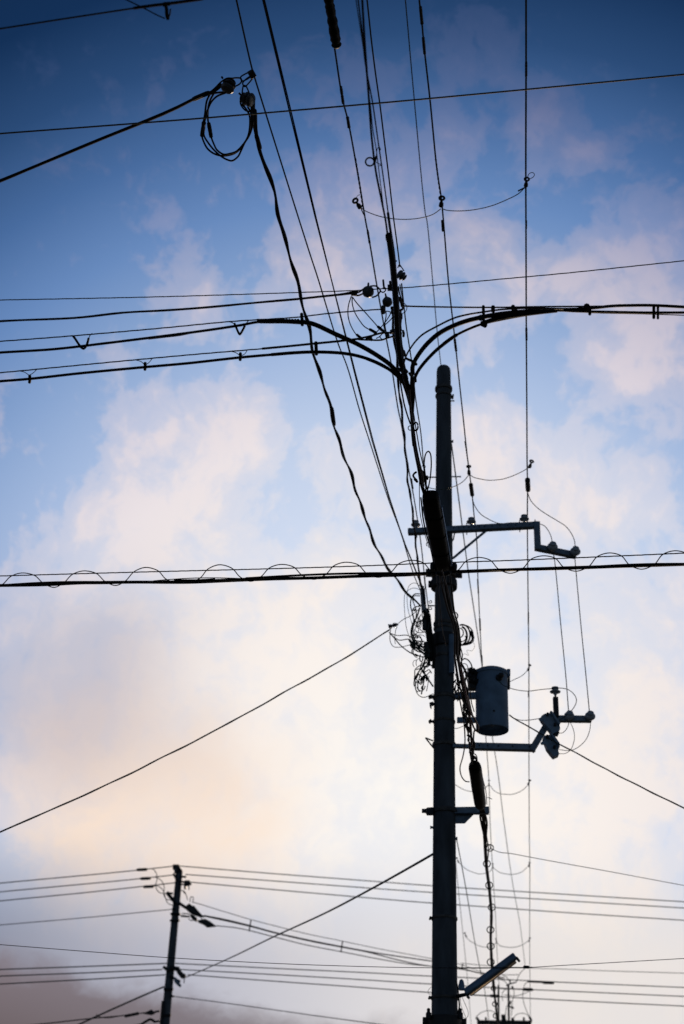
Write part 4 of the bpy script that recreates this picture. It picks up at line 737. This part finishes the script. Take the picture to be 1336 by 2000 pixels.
# second splice -----------------------------------------------------
s2b = thing('splice_box', 'smaller black cylindrical splice box hanging right of the pole below the transformer', 'splice box', PH(930, 1530, H5))
A = PH(927, 1494, H5); B = PH(938.5, 1574, H5); bm = bmesh.new(); r = px2m(12.3, (A + B) / 2)
sweep(bm, [A.lerp(B, t) for t in (0, .02, .07, .3, .5, .7, .93, .98, 1)], [r * .6, r * .9, r, r * 1.0, r * 1.03, r, r * .98, r * .88, r * .5], 20); link('casing', bm, 'plastic', s2b)
part('side_wire', s2b, [(940, 1500), (943, 1520), (949, 1545), (951, 1571)], 1.6, ('h', H5 + .03), 'brown'); part('side_wire', s2b, [(950, 1558), (955, 1558), (961, 1561)], 1.2, m5, 'rubber')
rcab = W('ringed_cable', 'dark cable with many wire rings falling from the smaller splice box', 'cable', [(944, 1588), (947, 1640), (950, 1690), (955, 1730), (958, 1760), (960, 1790), (958.5, 1830), (960, 1880), (963, 1920), (968, 1960), (972, 2004)], 5.4, ('h', 5.2, 5.6), 'rubber')
for pts, w, m_ in (([(939, 1576), (938, 1595), (941, 1612), (945, 1630), (947, 1645)], 4, 'rubber'), ([(943, 1577), (948, 1592), (951, 1608), (950, 1625), (949, 1645)], 4, 'rubber'), ([(941, 1577), (943, 1595), (946, 1615), (947, 1640)], 5.5, 'rubber'), ([(945, 1578), (944, 1595), (948, 1612), (948, 1635)], 2.5, 'brown'), ([(948, 1640), (951, 1690), (955, 1735), (959, 1765), (958, 1800), (961, 1860), (966, 1930), (970, 2000)], 2.8, 'rubber'), ([(950, 1630), (954, 1660), (952, 1690), (956, 1720), (958, 1735), (957, 1765), (960, 1800)], 2.2, 'rubber')):
    part('fanned_strand', rcab, pts, w, m5 if pts[-1][1] < 1700 else ('h', 5.2, 5.5), m_)
for x, y in ((957, 1656), (951, 1687), (955.5, 1729), (960.5, 1772), (958, 1816), (958.5, 1848), (958.5, 1879), (964, 1930), (966.5, 1961), (968, 1984)):
    rr = 6.8 if y < 1900 else 4.6; part('wire_ring', rcab, ringpts(x, y, rr, rr * .95, 14, 0, 350), 2.1, m5)
part('wire_ring', rcab, ringpts(952, 1655, 6, 6, 14, 0, 350), 1.9, m5)

# ------------------------------------------------------------------ pole rack and tangle at the left of the pole
rk = thing('cable_rack', 'dark ribbed terminal rack on the left side of the pole with heavy cables below', 'rack', PY(838, 1250, 15.85))
yr = 15.82
bm = bmesh.new(); a = PY(825, 1150, yr); b = PY(828.5, 1196, yr); r = px2m(5.5, a); n = 13
P, Rr = [], []
for i in range(n * 2 + 1): P.append(a.lerp(b, i / (2 * n))); Rr.append(r if i % 2 else r * .78)
sweep(bm, P, Rr, 10); link('terminal_stack', bm, 'porcelain', rk)
part('rack_bar', rk, [(832, 1190), (836, 1215), (840, 1245), (843, 1290)], 11, ('y', 15.85), 'dark'); part('heavy_cable', rk, [(829, 1192), (833, 1230), (837, 1260), (838, 1300)], 6, ('y', 15.8), 'rubber'); part('heavy_cable', rk, [(838, 1200), (842, 1235), (848, 1270), (846, 1305)], 6, ('y', 15.8), 'rubber')
part('heavy_cable', rk, [(826, 1145), (827, 1160), (830, 1180)], 4, ('y', 15.78), 'rubber'); part('hook', rk, [(837, 1176), (842, 1173), (843, 1177), (838, 1178)], 1.6, ('y', 15.8), 'dark'); part('hook', rk, [(837, 1187), (842, 1186), (843, 1190), (838, 1190)], 1.6, ('y', 15.8), 'dark')
part('spacer', rk, [(829, 1212), (829.5, 1230)], 9, ('y', 15.8), 'dark')
part('terminal_box', rk, [(832, 1255), (836, 1285)], 10, ('y', 15.8), 'dark')
tg = 'tangle of thin wire loops left of the pole'
TL = 'thin dark wire loop in the tangle left of the main pole'
loops = [([(821, 1145), (812, 1139), (806, 1139), (800, 1143), (797, 1149), (795, 1164), (797, 1190), (805, 1220), (812, 1247)], .9), ([(820, 1152), (812, 1149), (805, 1149), (796, 1154), (791, 1160), (789.5, 1175), (790, 1190), (794, 1227), (802, 1250)], 1), ([(820, 1160), (811, 1160), (806, 1164), (803, 1170), (802, 1184), (808, 1208), (805, 1235), (811, 1250), (829, 1253)], 2), ([(820, 1164), (809, 1164), (806, 1170), (808, 1178), (813, 1193), (811, 1214), (805, 1232), (809, 1248), (824, 1262), (830, 1271)], 1.8),
         ([(820, 1184), (813, 1185), (808, 1188), (805, 1196), (812, 1214), (818, 1215), (824, 1211), (829, 1206)], 2), ([(760, 1236), (775, 1241), (796, 1241), (806, 1248), (815, 1260)], 1.6), ([(763, 1239), (779, 1250), (800, 1249), (810, 1262), (824, 1268)], 1.8), ([(763, 1230), (761.5, 1243), (763, 1255), (769, 1263), (782, 1264), (803, 1260), (815, 1266)], 1.3), ([(760, 1235), (770, 1246), (782, 1260), (800, 1274), (812, 1279), (827, 1283), (834, 1280)], 2),
         ([(776, 1224), (773, 1230), (772, 1237), (771, 1247), (772, 1258)], 1.1), ([(820, 1187), (814, 1205), (806, 1220), (803, 1235), (806, 1250), (816, 1262), (829, 1272)], 2.8), ([(822, 1200), (816, 1215), (820, 1228), (829, 1235), (836, 1228), (838, 1215)], 1.6), ([(818, 1205), (813, 1222), (808, 1240), (815, 1255), (830, 1260)], 1.4), ([(800, 1252), (808, 1262), (820, 1270), (831, 1279)], 3.4), ([(806, 1250), (812, 1258), (822, 1262), (832, 1265)], 3.4),
         ([(810, 1242), (822, 1240), (830, 1243)], 1.2), ([(830, 1280), (829, 1298), (820, 1300), (811, 1308), (810, 1318), (809, 1328)], 1.8), ([(831, 1285), (826, 1300), (818, 1312), (812, 1322), (810, 1330)], 2.6), ([(834, 1292), (826, 1302), (823, 1312), (818, 1330), (822, 1337), (828, 1322)], 1.8), ([(836, 1296), (828, 1310), (833, 1322), (840, 1332), (846, 1341)], 2.8), ([(830, 1315), (828, 1330), (826, 1341), (823, 1356)], 2.2), ([(838, 1320), (836, 1335), (833, 1350)], 1.3),
         ([(811, 1328), (811, 1340), (812, 1346), (816, 1356), (824, 1361.5), (833, 1361), (846, 1355)], 1.5), ([(813, 1308), (822, 1306), (830, 1312), (838, 1308), (843, 1315)], 1.8), ([(812, 1332), (820, 1334), (828, 1328), (834, 1318), (840, 1312)], 1.6), ([(824, 1298), (834, 1303), (840, 1298), (845, 1303)], 2.2), ([(817, 1316), (824, 1322), (832, 1318), (836, 1326)], 2.4), ([(808, 1225), (806, 1232), (812, 1238), (818, 1230), (812, 1222)], 1.4), ([(797, 1248), (804, 1256), (812, 1270), (826, 1276), (834, 1290)], 2.4)]
for pts, w in loops: W('wire_loop', TL, 'wire loop', pts, w * 1.15, ('y', 15.8 + random.uniform(-.08, .05)), 'wire', tg)
for k in range(28):
    x = random.uniform(811, 836); y = random.uniform(1200, 1345); rx = random.uniform(3, 9); ry = random.uniform(4, 12); a0 = random.uniform(0, 360)
    W('wire_loop', TL, 'wire loop', [(px_, py_) for px_, py_ in ringpts(x, y, rx, ry, 10, a0, a0 + random.uniform(150, 300))], random.uniform(1.2, 2.5), ('y', 15.8 + random.uniform(-.08, .05)), 'wire', tg)
for pts in ([(812, 1190), (808, 1193)], [(806, 1252), (811, 1262)], [(812, 1255), (818, 1263)], [(825, 1340), (824, 1346)], [(832, 1322), (836, 1329)], [(810, 1278), (816, 1281)], [(801, 1258), (806, 1266)], [(812, 1326), (816, 1316)], [(822, 1330), (825, 1322)]):
    bm = bmesh.new(); a, b = dp(pts, ('y', 15.78)); fat(bm, a, b, px2m(2.2, a)); tag(link('taped_joint', bm, 'rubber'), 'small dark taped joint in the wire tangle left of the main pole', 'joint', 'taped joints in the tangle')
sp = thing('spool_insulator', 'pair of small spool insulators holding the service drop left of the pole', 'insulator', PY(768, 1222, 15.7))
for x, y in ((763, 1223), (771.5, 1220.5)): spool(x, y, 4.6, Vector((1, 0, .3)), sp, ('y', 15.7))
part('bracket', sp, [(758, 1220), (768, 1223), (778, 1220)], 2.5, ('y', 15.7), 'dark'); part('strap', sp, [(757, 1233), (764, 1227)], 2, ('y', 15.7), 'dark')
W('support_wire', 'thin wire from the rack to the pair of spool insulators', 'wire', [(776, 1219), (789, 1209), (800, 1204), (812, 1195), (821, 1187)], 1.4, ('y', 15.75), 'wire')
W('service_drop', 'long green black service drop sloping from the spool insulators down to the left edge', 'cable', [(760, 1231), (748, 1238), (700, 1269), (656, 1296), (600, 1327), (520, 1372), (440, 1416), (360, 1458), (280, 1498), (200, 1537), (110, 1577), (40, 1608), (0, 1625), (-8, 1628)], 3.1, ('y', 15.7, 14), 'wire', wavy=(.6, .3, .15))
W('service_drop', 'straight dark cable from the lower left of the main pole down to the second pole', 'cable', [(846, 1668), (820, 1683), (740, 1728), (640, 1781), (540, 1827), (460, 1866), (400, 1893), (363, 1909)], 3.0, ('y', 16, 44.7), 'wire')
W('service_drop', 'dark cable continuing from the second pole down to the bottom edge', 'cable', [(321, 1927), (290, 1940), (240, 1962), (180, 1989), (150, 2003)], 3.4, ('y', 44.7), 'wire')
# looped leads below the street light
for lbl, pts, w in (('thin looped wire hanging from the street light', [(902, 1946), (908, 1960), (914, 1975), (914, 1984), (910, 1989), (903, 1986)], .9), ('second thin wire hanging beneath the street light', [(899, 1946), (900, 1962), (906, 1978), (911, 1990)], .9), ('small wire loop at the left of the pole near the bottom', [(846, 1925), (840, 1930), (836, 1936), (838, 1942), (845, 1941)], .8), ('dark wire bundle down the right side of the pole foot', [(891, 1915), (894, 1930), (896, 1950), (897, 1968), (893, 1980)], 3)):
    W('lead_wire', lbl, 'lead wire', pts, w, ('y', 15.7), 'rubber', 'wires near the street light')

# ------------------------------------------------------------------ thin near wire across the bottom
nw = W('support_wire', 'thin black wire crossing low over the street light and bending up at a small clamp', 'wire', [(-8, 1844.5), (0, 1845), (165, 1858), (330, 1870.5), (540, 1881.8), (700, 1887.5), (820, 1890), (950, 1890.5), (1026, 1889.8), (1100, 1885.5), (1336, 1872), (1344, 1871.5)], 1.35, ('y', 13), 'rubber')
part('splice_sleeve', nw, [(890, 1890.4), (950, 1890.5), (1026, 1889.8), (1040, 1889)], 2.2, ('y', 13), 'rubber'); sleeve('wire_clamp', nw, (1022, 1888.6), (1034, 1889), 6, ('y', 13), 'dark')

# ------------------------------------------------------------------ second pole, lower left
Y2 = 45.0
t2 = PY(350.5, 1699, Y2); X2 = t2.x
p2 = thing('utility_pole', 'distant leaning-looking grey pole at lower left with brackets and switch gear', 'utility pole', (X2, Y2, 0))
bm = bmesh.new(); lathe(bm, Vector((X2, Y2, 0)), UP, [(0, .19)] + [(t2.z * i / 20, .19 - .085 * i / 20) for i in range(1, 20)] + [(t2.z - .03, .106), (t2.z, .09)], 28); link('shaft', bm, 'concrete', p2)
def p2p(name, pts, w, m='dark', **k): return part(name, p2, pts, w, ('y', Y2 - .15), m, **k)
def p2pr(name, poly, m='dark', th=.15): bm = bmesh.new(); prism(bm, poly, Y2 - .2, th, .01); return link(name, bm, m, p2, False)
p2pr('top_insulator_cap', [(337, 1688), (350, 1688), (350, 1693), (354, 1697), (350, 1698), (347, 1696), (337, 1697)]); p2pr('insulator_body', [(340, 1696), (345, 1696), (344.5, 1704), (340, 1704)], 'glaze')
p2p('bracket', [(339, 1706), (342, 1713), (347, 1720)], 4); p2p('bracket', [(336, 1709), (345, 1709)], 2)
p2pr('insulator_cap', [(360, 1719), (370, 1719), (374, 1726), (368, 1728), (362, 1729), (360, 1728)]); p2p('bracket', [(350, 1722), (364, 1723)], 4); p2p('bracket', [(350, 1728), (364, 1727)], 3); p2pr('insulator_body', [(359, 1727), (363, 1727), (363, 1735), (359, 1735)], 'dark'); p2p('pin', [(369, 1729), (369, 1738)], 2)
p2p('bracket', [(352, 1712), (364, 1713)], 4); p2p('cap_ring', [(346, 1701), (356, 1701.5)], 3); p2p('bracket', [(346, 1697), (352, 1703)], 4); p2p('bracket', [(358, 1740), (362, 1745)], 3)
p2p('cross_bracket', [(326, 1743), (334, 1753), (345, 1766)], 7); p2p('cross_bracket', [(327, 1744), (338, 1745)], 4); p2p('cross_bracket', [(350, 1764), (362, 1772), (372, 1778)], 6)
for poly in ([(364, 1768), (370, 1764), (376, 1770), (379, 1768), (384, 1776), (392, 1784), (399, 1790), (388, 1789), (374, 1784), (364, 1776)], [(396, 1796), (400, 1794), (410, 1799), (422, 1808), (412, 1809), (404, 1810), (398, 1804), (388, 1801), (385, 1797)], [(371, 1788), (378, 1787), (385, 1793), (384, 1799), (376, 1795)]): p2pr('fuse_switch', poly)
p2p('rod', [(355, 1784), (368, 1785), (376, 1788)], 2); p2p('rod', [(353, 1790), (367, 1791)], 2); p2p('rod', [(388, 1787), (396, 1797)], 1.6)
for y in (1785, 1798, 1932, 1983): p2p('band', [(350 - (y - 1699) * .092 - 9, y), (350 - (y - 1699) * .092 + 10, y)], 5)
p2p('bracket', [(336, 1775), (342, 1776)], 4); p2pr('lower_insulator', [(342, 1887), (350, 1888), (352, 1893), (356, 1900), (363, 1903), (362, 1908), (354, 1910), (350, 1905), (345, 1899), (343, 1894)]); p2p('bracket', [(332, 1890), (350, 1893)], 9); p2p('bracket', [(332, 1906), (352, 1918)], 5); p2p('bracket', [(340, 1786), (372, 1790)], 2); p2p('bracket', [(319, 1888), (325, 1893), (330, 1898)], 6); p2pr('label_plate', [(340, 1908), (343, 1908), (354, 1924), (352, 1927), (347, 1924), (340, 1917)], 'steel'); p2p('pin', [(360, 1910), (359.5, 1920)], 2)
p2p('conduit', [(318, 1955), (314, 2003)], 5); p2p('bracket', [(334, 1946), (340, 1946)], 4)
p2p('insulator_arm', [(303, 1976), (312, 1975)], 4); p2p('insulator_arm', [(302, 1996), (312, 1994)], 4)
# wires on it
y2 = ('y', Y2 - .1)
PG = 'upper power lines meeting at the second pole'; ords = ['top', 'middle', 'bottom']
for i, (l, r) in enumerate([([(-8, 1726), (0, 1725), (240, 1702.5), (336.5, 1692)], [(351, 1691.4), (540, 1706.8), (700, 1719), (820, 1728.3), (891, 1733.3), (1100, 1746.5), (1344, 1761.8)]),
                            ([(-8, 1743), (0, 1742), (240, 1719.5), (336.5, 1709.2)], [(362, 1707.8), (540, 1721), (700, 1733), (820, 1741.5), (891, 1746), (1100, 1759), (1344, 1774)]),
                            ([(-8, 1761), (0, 1759.8), (170, 1743), (344, 1724)], [(372.5, 1723), (540, 1738), (700, 1752), (820, 1762), (891, 1767), (1100, 1782), (1344, 1798)])]):
    a_ = W('power_line', ords[i] + ' of the three upper power lines left of the second pole', 'power line', l, 2.1, y2, 'wire', PG)
    x0 = [267, 274, 280][i]; y0 = [1699, 1716.3, 1732.2][i]; sleeve('line_fuse', a_, (x0, y0), (x0 + 21, y0 - 1), 6, y2, 'dark', .8)
    W('power_line', ords[i] + ' of the three upper power lines right of the second pole', 'power line', r, 2.0, ('y', Y2, 47), 'wire', PG)
for i, (l, r) in enumerate([([(-8, 1894), (0, 1893.6), (170, 1887.5), (326, 1881.6)], [(342, 1881.6), (540, 1891.5), (700, 1899), (820, 1905.5), (894, 1908.7), (1100, 1918.6), (1344, 1929)]),
                            ([(-8, 1907), (0, 1906.5), (170, 1900), (317, 1893.6)], [(352, 1893.5), (540, 1903.7), (700, 1913), (820, 1920.7), (1000, 1931), (1100, 1935.5), (1344, 1946.5)]),
                            ([(-8, 1922.5), (0, 1922), (170, 1913), (323, 1904)], [(366, 1903.8), (540, 1916.7), (700, 1928), (820, 1937), (925, 1943.7), (1100, 1953.5), (1344, 1965.5)])]):
    W('power_line', ords[i] + ' of the three lower power lines left of the second pole', 'power line', l, 2.3, y2, 'wire', 'lower power lines meeting at the second pole')
    a_ = W('power_line', ords[i] + ' of the three lower power lines right of the second pole, with black fuse', 'power line', r, 2.0, ('y', Y2, 47), 'wire', 'lower power lines meeting at the second pole')
    x0 = [1060, 1021, 957][i]; x1 = [1082, 1041, 976][i]; y0 = [1919, 1932.3, 1945][i]; sleeve('line_fuse', a_, (x0, y0), (x1, y0 + .6), 6.2, ('y', 46), 'dark', .75)
    part('thick_section', a_, [(x0 - [30, 45, 35][i], y0 - [1.5, 2, 2][i]), (x0 - 15, y0 - .7), (x0 + 2, y0)], 2.6, ('y', 46), 'dark')
for lbl, pts in (('curved lead from the top line fuse to the second pole', [(288, 1697), (298, 1697), (305, 1705), (307, 1717), (304, 1728), (306, 1737), (313, 1744), (325, 1745)]), ('curved lead from the middle line fuse to the second pole', [(294, 1713.5), (306, 1714), (316, 1721), (321, 1733), (320, 1747), (325, 1756), (333, 1758)]), ('curved lead from the lowest line fuse to the second pole', [(300, 1730), (309, 1731), (318, 1738), (322, 1750), (328, 1764), (340, 1769)]),
                 ('arched lead from the second pole shaft to the switch gear', [(345, 1743), (355, 1739), (362, 1745), (367, 1758)]), ('tiny wire ring above the switch gear', [(371, 1762), (373, 1752), (377, 1752), (377, 1762)]), ('small looped lead under the switch gear', [(368, 1788), (370, 1796), (376, 1798), (379, 1793)])):
    W('lead_wire', lbl, 'lead wire', pts, 1.6, y2, 'wire', 'curved leads on the second pole')
W('support_wire', 'pale single wire from the left edge to the middle of the second pole', 'wire', [(-8, 1807), (0, 1806.5), (170, 1792), (300, 1779.5), (337, 1776)], 1.6, y2, 'wire')
W('support_wire', 'thin wire leaving the second pole low down towards the bottom edge', 'wire', [(339, 1946), (440, 1959), (540, 1973), (640, 1987), (760, 2003)], 1.7, ('y', Y2, 40), 'wire')
xg = 'cables sagging from the second pole towards the distant pole'
x1_ = W('telephone_cable', 'thickest of the cables sagging from the second pole switch gear behind the main pole', 'cable', [(398, 1788), (440, 1796), (489, 1808), (540, 1822), (600, 1835.5), (668, 1849), (740, 1862), (820, 1874), (860, 1880), (900, 1891), (948, 1903), (985, 1910)], 2.4, ('y', Y2, 50), 'rubber', xg)
part('bundled_strand', x1_, [(398, 1789), (489, 1809.5), (540, 1823), (610, 1839), (668, 1850), (720, 1860), (770, 1873), (820, 1884), (860, 1889), (902, 1893), (950, 1904)], 2.2, ('y', Y2, 50))
W('telephone_cable', 'lowest of the cables sagging from the second pole switch gear', 'cable', [(422, 1808), (460, 1812), (485, 1817), (540, 1831), (600, 1846), (668, 1859), (740, 1873), (800, 1883), (846, 1887.5)], 1.9, ('y', Y2, 49), 'wire', xg)
W('support_wire', 'fine topmost wire sagging from the second pole with two spacer bars', 'wire', [(375, 1762), (384, 1764), (430, 1778), (491.5, 1796.5), (540, 1809), (600, 1824), (668, 1838), (740, 1853), (820, 1868), (900, 1884), (960, 1906), (985, 1913)], 1.4, ('y', Y2, 50), 'wire', xg)
for a, b in (((490.5, 1796), (486.5, 1819)), ((669, 1838), (666, 1860)), ((904, 1883), (901, 1894))): tag(link('spacer_bar', tubemesh([a, b], 2.4, ('y', 46), n=4), 'dark'), {490.5: 'spacer bar on the sagging cables nearest the second pole', 669: 'spacer bar on the sagging cables midway between the poles', 904: 'spacer bar on the sagging cables right of the main pole'}[a[0]], 'spacer', 'spacer bars on the sagging cables')
bl = W('telephone_cable', 'cable entering at the bottom left and ending in a wedge connector at the second pole', 'cable', [(40, 2004), (100, 1998), (180, 1989), (215, 1986), (245, 1983), (275, 1979), (303, 1976)], 2.3, y2, 'rubber'); sleeve('wedge_connector', bl, (243, 1985), (272, 1979), 6, y2, 'dark', .3, .1)
bm = bmesh.new(); prism(bm, [(279, 1979), (296, 1971.5), (303, 1978), (296, 1982)], Y2 - .15, .1); link('anchor', bm, 'dark', bl, False); part('strand', bl, [(188, 1981), (195, 1986), (210, 1988), (240, 1983.5)], 1.6, y2)
W('telephone_cable', 'second wedge ended cable just below, at the bottom edge beside the second pole', 'cable', [(250, 2006), (275, 2001), (285, 1995), (294, 1991), (303, 1996)], 5, y2, 'rubber')
W('support_wire', 'faint wire from the ringed cable sloping gently down to the right edge', 'wire', [(958, 1657), (964.6, 1660), (978, 1665), (994, 1666.5), (1040, 1675), (1100, 1686), (1200, 1704), (1344, 1731)], 1.4, ('h', H5, H5 + .5), 'wire')
W('support_wire', 'faint pale wire just under the thin black wire at the right edge', 'wire', [(900, 1881), (950, 1886), (1040, 1891), (1090, 1892.5), (1180, 1896), (1344, 1901)], 1.3, ('y', 50), 'wire')

# ------------------------------------------------------------------ distant pole at the bottom right
Y3 = 50.0
p3 = thing('utility_pole', 'far dark pole head at the bottom right with crossarm and upright posts', 'utility pole', PY(985, 2010, Y3)); y3 = ('y', Y3)
b0 = PY(984, 1992, Y3)
bm = bmesh.new(); lathe(bm, Vector((b0.x, Y3, 0)), UP, [(0, .18), (b0.z - .3, .12), (b0.z, .1), (b0.z + .02, .05)], 20); link('shaft', bm, 'concrete', p3)
bm = bmesh.new(); beam(bm, PY(932, 1997, Y3 - .2), PY(1037, 1998, Y3 - .2), .16, .13); link('crossarm', bm, 'dark', p3, False)
for pts, w in (([(973.5, 1924), (974, 1995)], 4), ([(993, 1926), (994, 1996)], 4.2)): part('post', p3, pts, w, ('y', Y3 - .2), 'dark')
for pts, w in (([(930, 1987), (934, 1992), (935, 1996)], 5), ([(949, 1987), (949.3, 1996)], 4), ([(1023, 1987), (1023.5, 1996)], 4), ([(1034, 1986), (1037, 1992), (1036, 1997)], 5), ([(1001, 1988), (1002, 1996)], 6), ([(983, 1982), (984.5, 1996)], 9)): part('insulator', p3, pts, w, ('y', Y3 - .2), 'dark')
for pts, w in (([(990, 1924), (998, 1921), (1006, 1919), (1009, 1917)], 2.6), ([(996, 1915), (997, 1922)], 3), ([(989, 1923), (995, 1927)], 4), ([(1000, 1926), (1002, 1931)], 4), ([(990, 1964), (996, 1966), (1002, 1969)], 3), ([(1000, 1966), (1003, 1970)], 3.4), ([(998, 1955), (996, 1962)], 3)): part('bracket', p3, pts, w, ('y', Y3 - .2), 'dark')
fg = 'curved leads on the far pole'
for lbl, pts in (('arched lead over the left half of the far crossarm', [(930, 1986), (938, 1979), (948, 1974.5), (958, 1974), (966, 1978), (969, 1986)]), ('arched lead over the right half of the far crossarm', [(1003, 1988), (1010, 1981), (1019, 1979), (1028, 1981), (1036, 1989)]), ('curved lead from the second line fuse down to the far crossarm', [(1022, 1932), (1021, 1945), (1024, 1962), (1031, 1980), (1035, 1988)]), ('short arched lead between the two line fuses', [(1023, 1930), (1026, 1921), (1033, 1917.5), (1042, 1917)]),
                 ('thin lead rising from the far pole top to the small clamp', [(1009, 1917), (1013, 1906), (1020, 1896), (1027, 1890)]), ('thin lead arching left from the far pole top', [(991, 1922), (985, 1916), (977, 1913), (968, 1912)]), ('thin lead fanning above the far pole top', [(994, 1916), (990, 1909), (984, 1905), (979, 1903)]), ('pale lead hanging right of the far upright post', [(1003, 1930), (1004, 1942), (1001, 1955), (999, 1985)]), ('pale lead hanging left of the far upright post', [(989, 1932), (983, 1936), (981, 1945), (982, 1955)]), ('low sagging lead between the far posts and the line fuse', [(985, 1943), (1005, 1945), (1020, 1942), (1034, 1936)]),
                 ('slack lead near the far crossarm middle', [(989, 1966), (987, 1985)]), ('horizontal lead above the far pole top', [(980, 1903.5), (997, 1904), (1013, 1903.5)])):
    W('lead_wire', lbl, 'lead wire', pts, 1.3, ('y', Y3 - .1), 'wire', fg)

# ------------------------------------------------------------------ put every origin at its thing's base
bpy.context.view_layer.update()
def tree(o):
    r = [o]
    for c in o.children: r += tree(c)
    return r
for o in ROOTS:
    T = tree(o); vs = [v.co for t in T if t.type == 'MESH' for v in t.data.vertices]
    if not vs: continue
    zmin = min(v.z for v in vs); c = Vector((sum(v.x for v in vs) / len(vs), sum(v.y for v in vs) / len(vs), zmin))
    if '_loc' in o.keys():
        l = Vector(o['_loc']); c = l if l.length > 0 else c; del o['_loc']
    for t in T:
        if t.type == 'MESH': t.data.transform(Matrix.Translation(-c))
    o.location = c
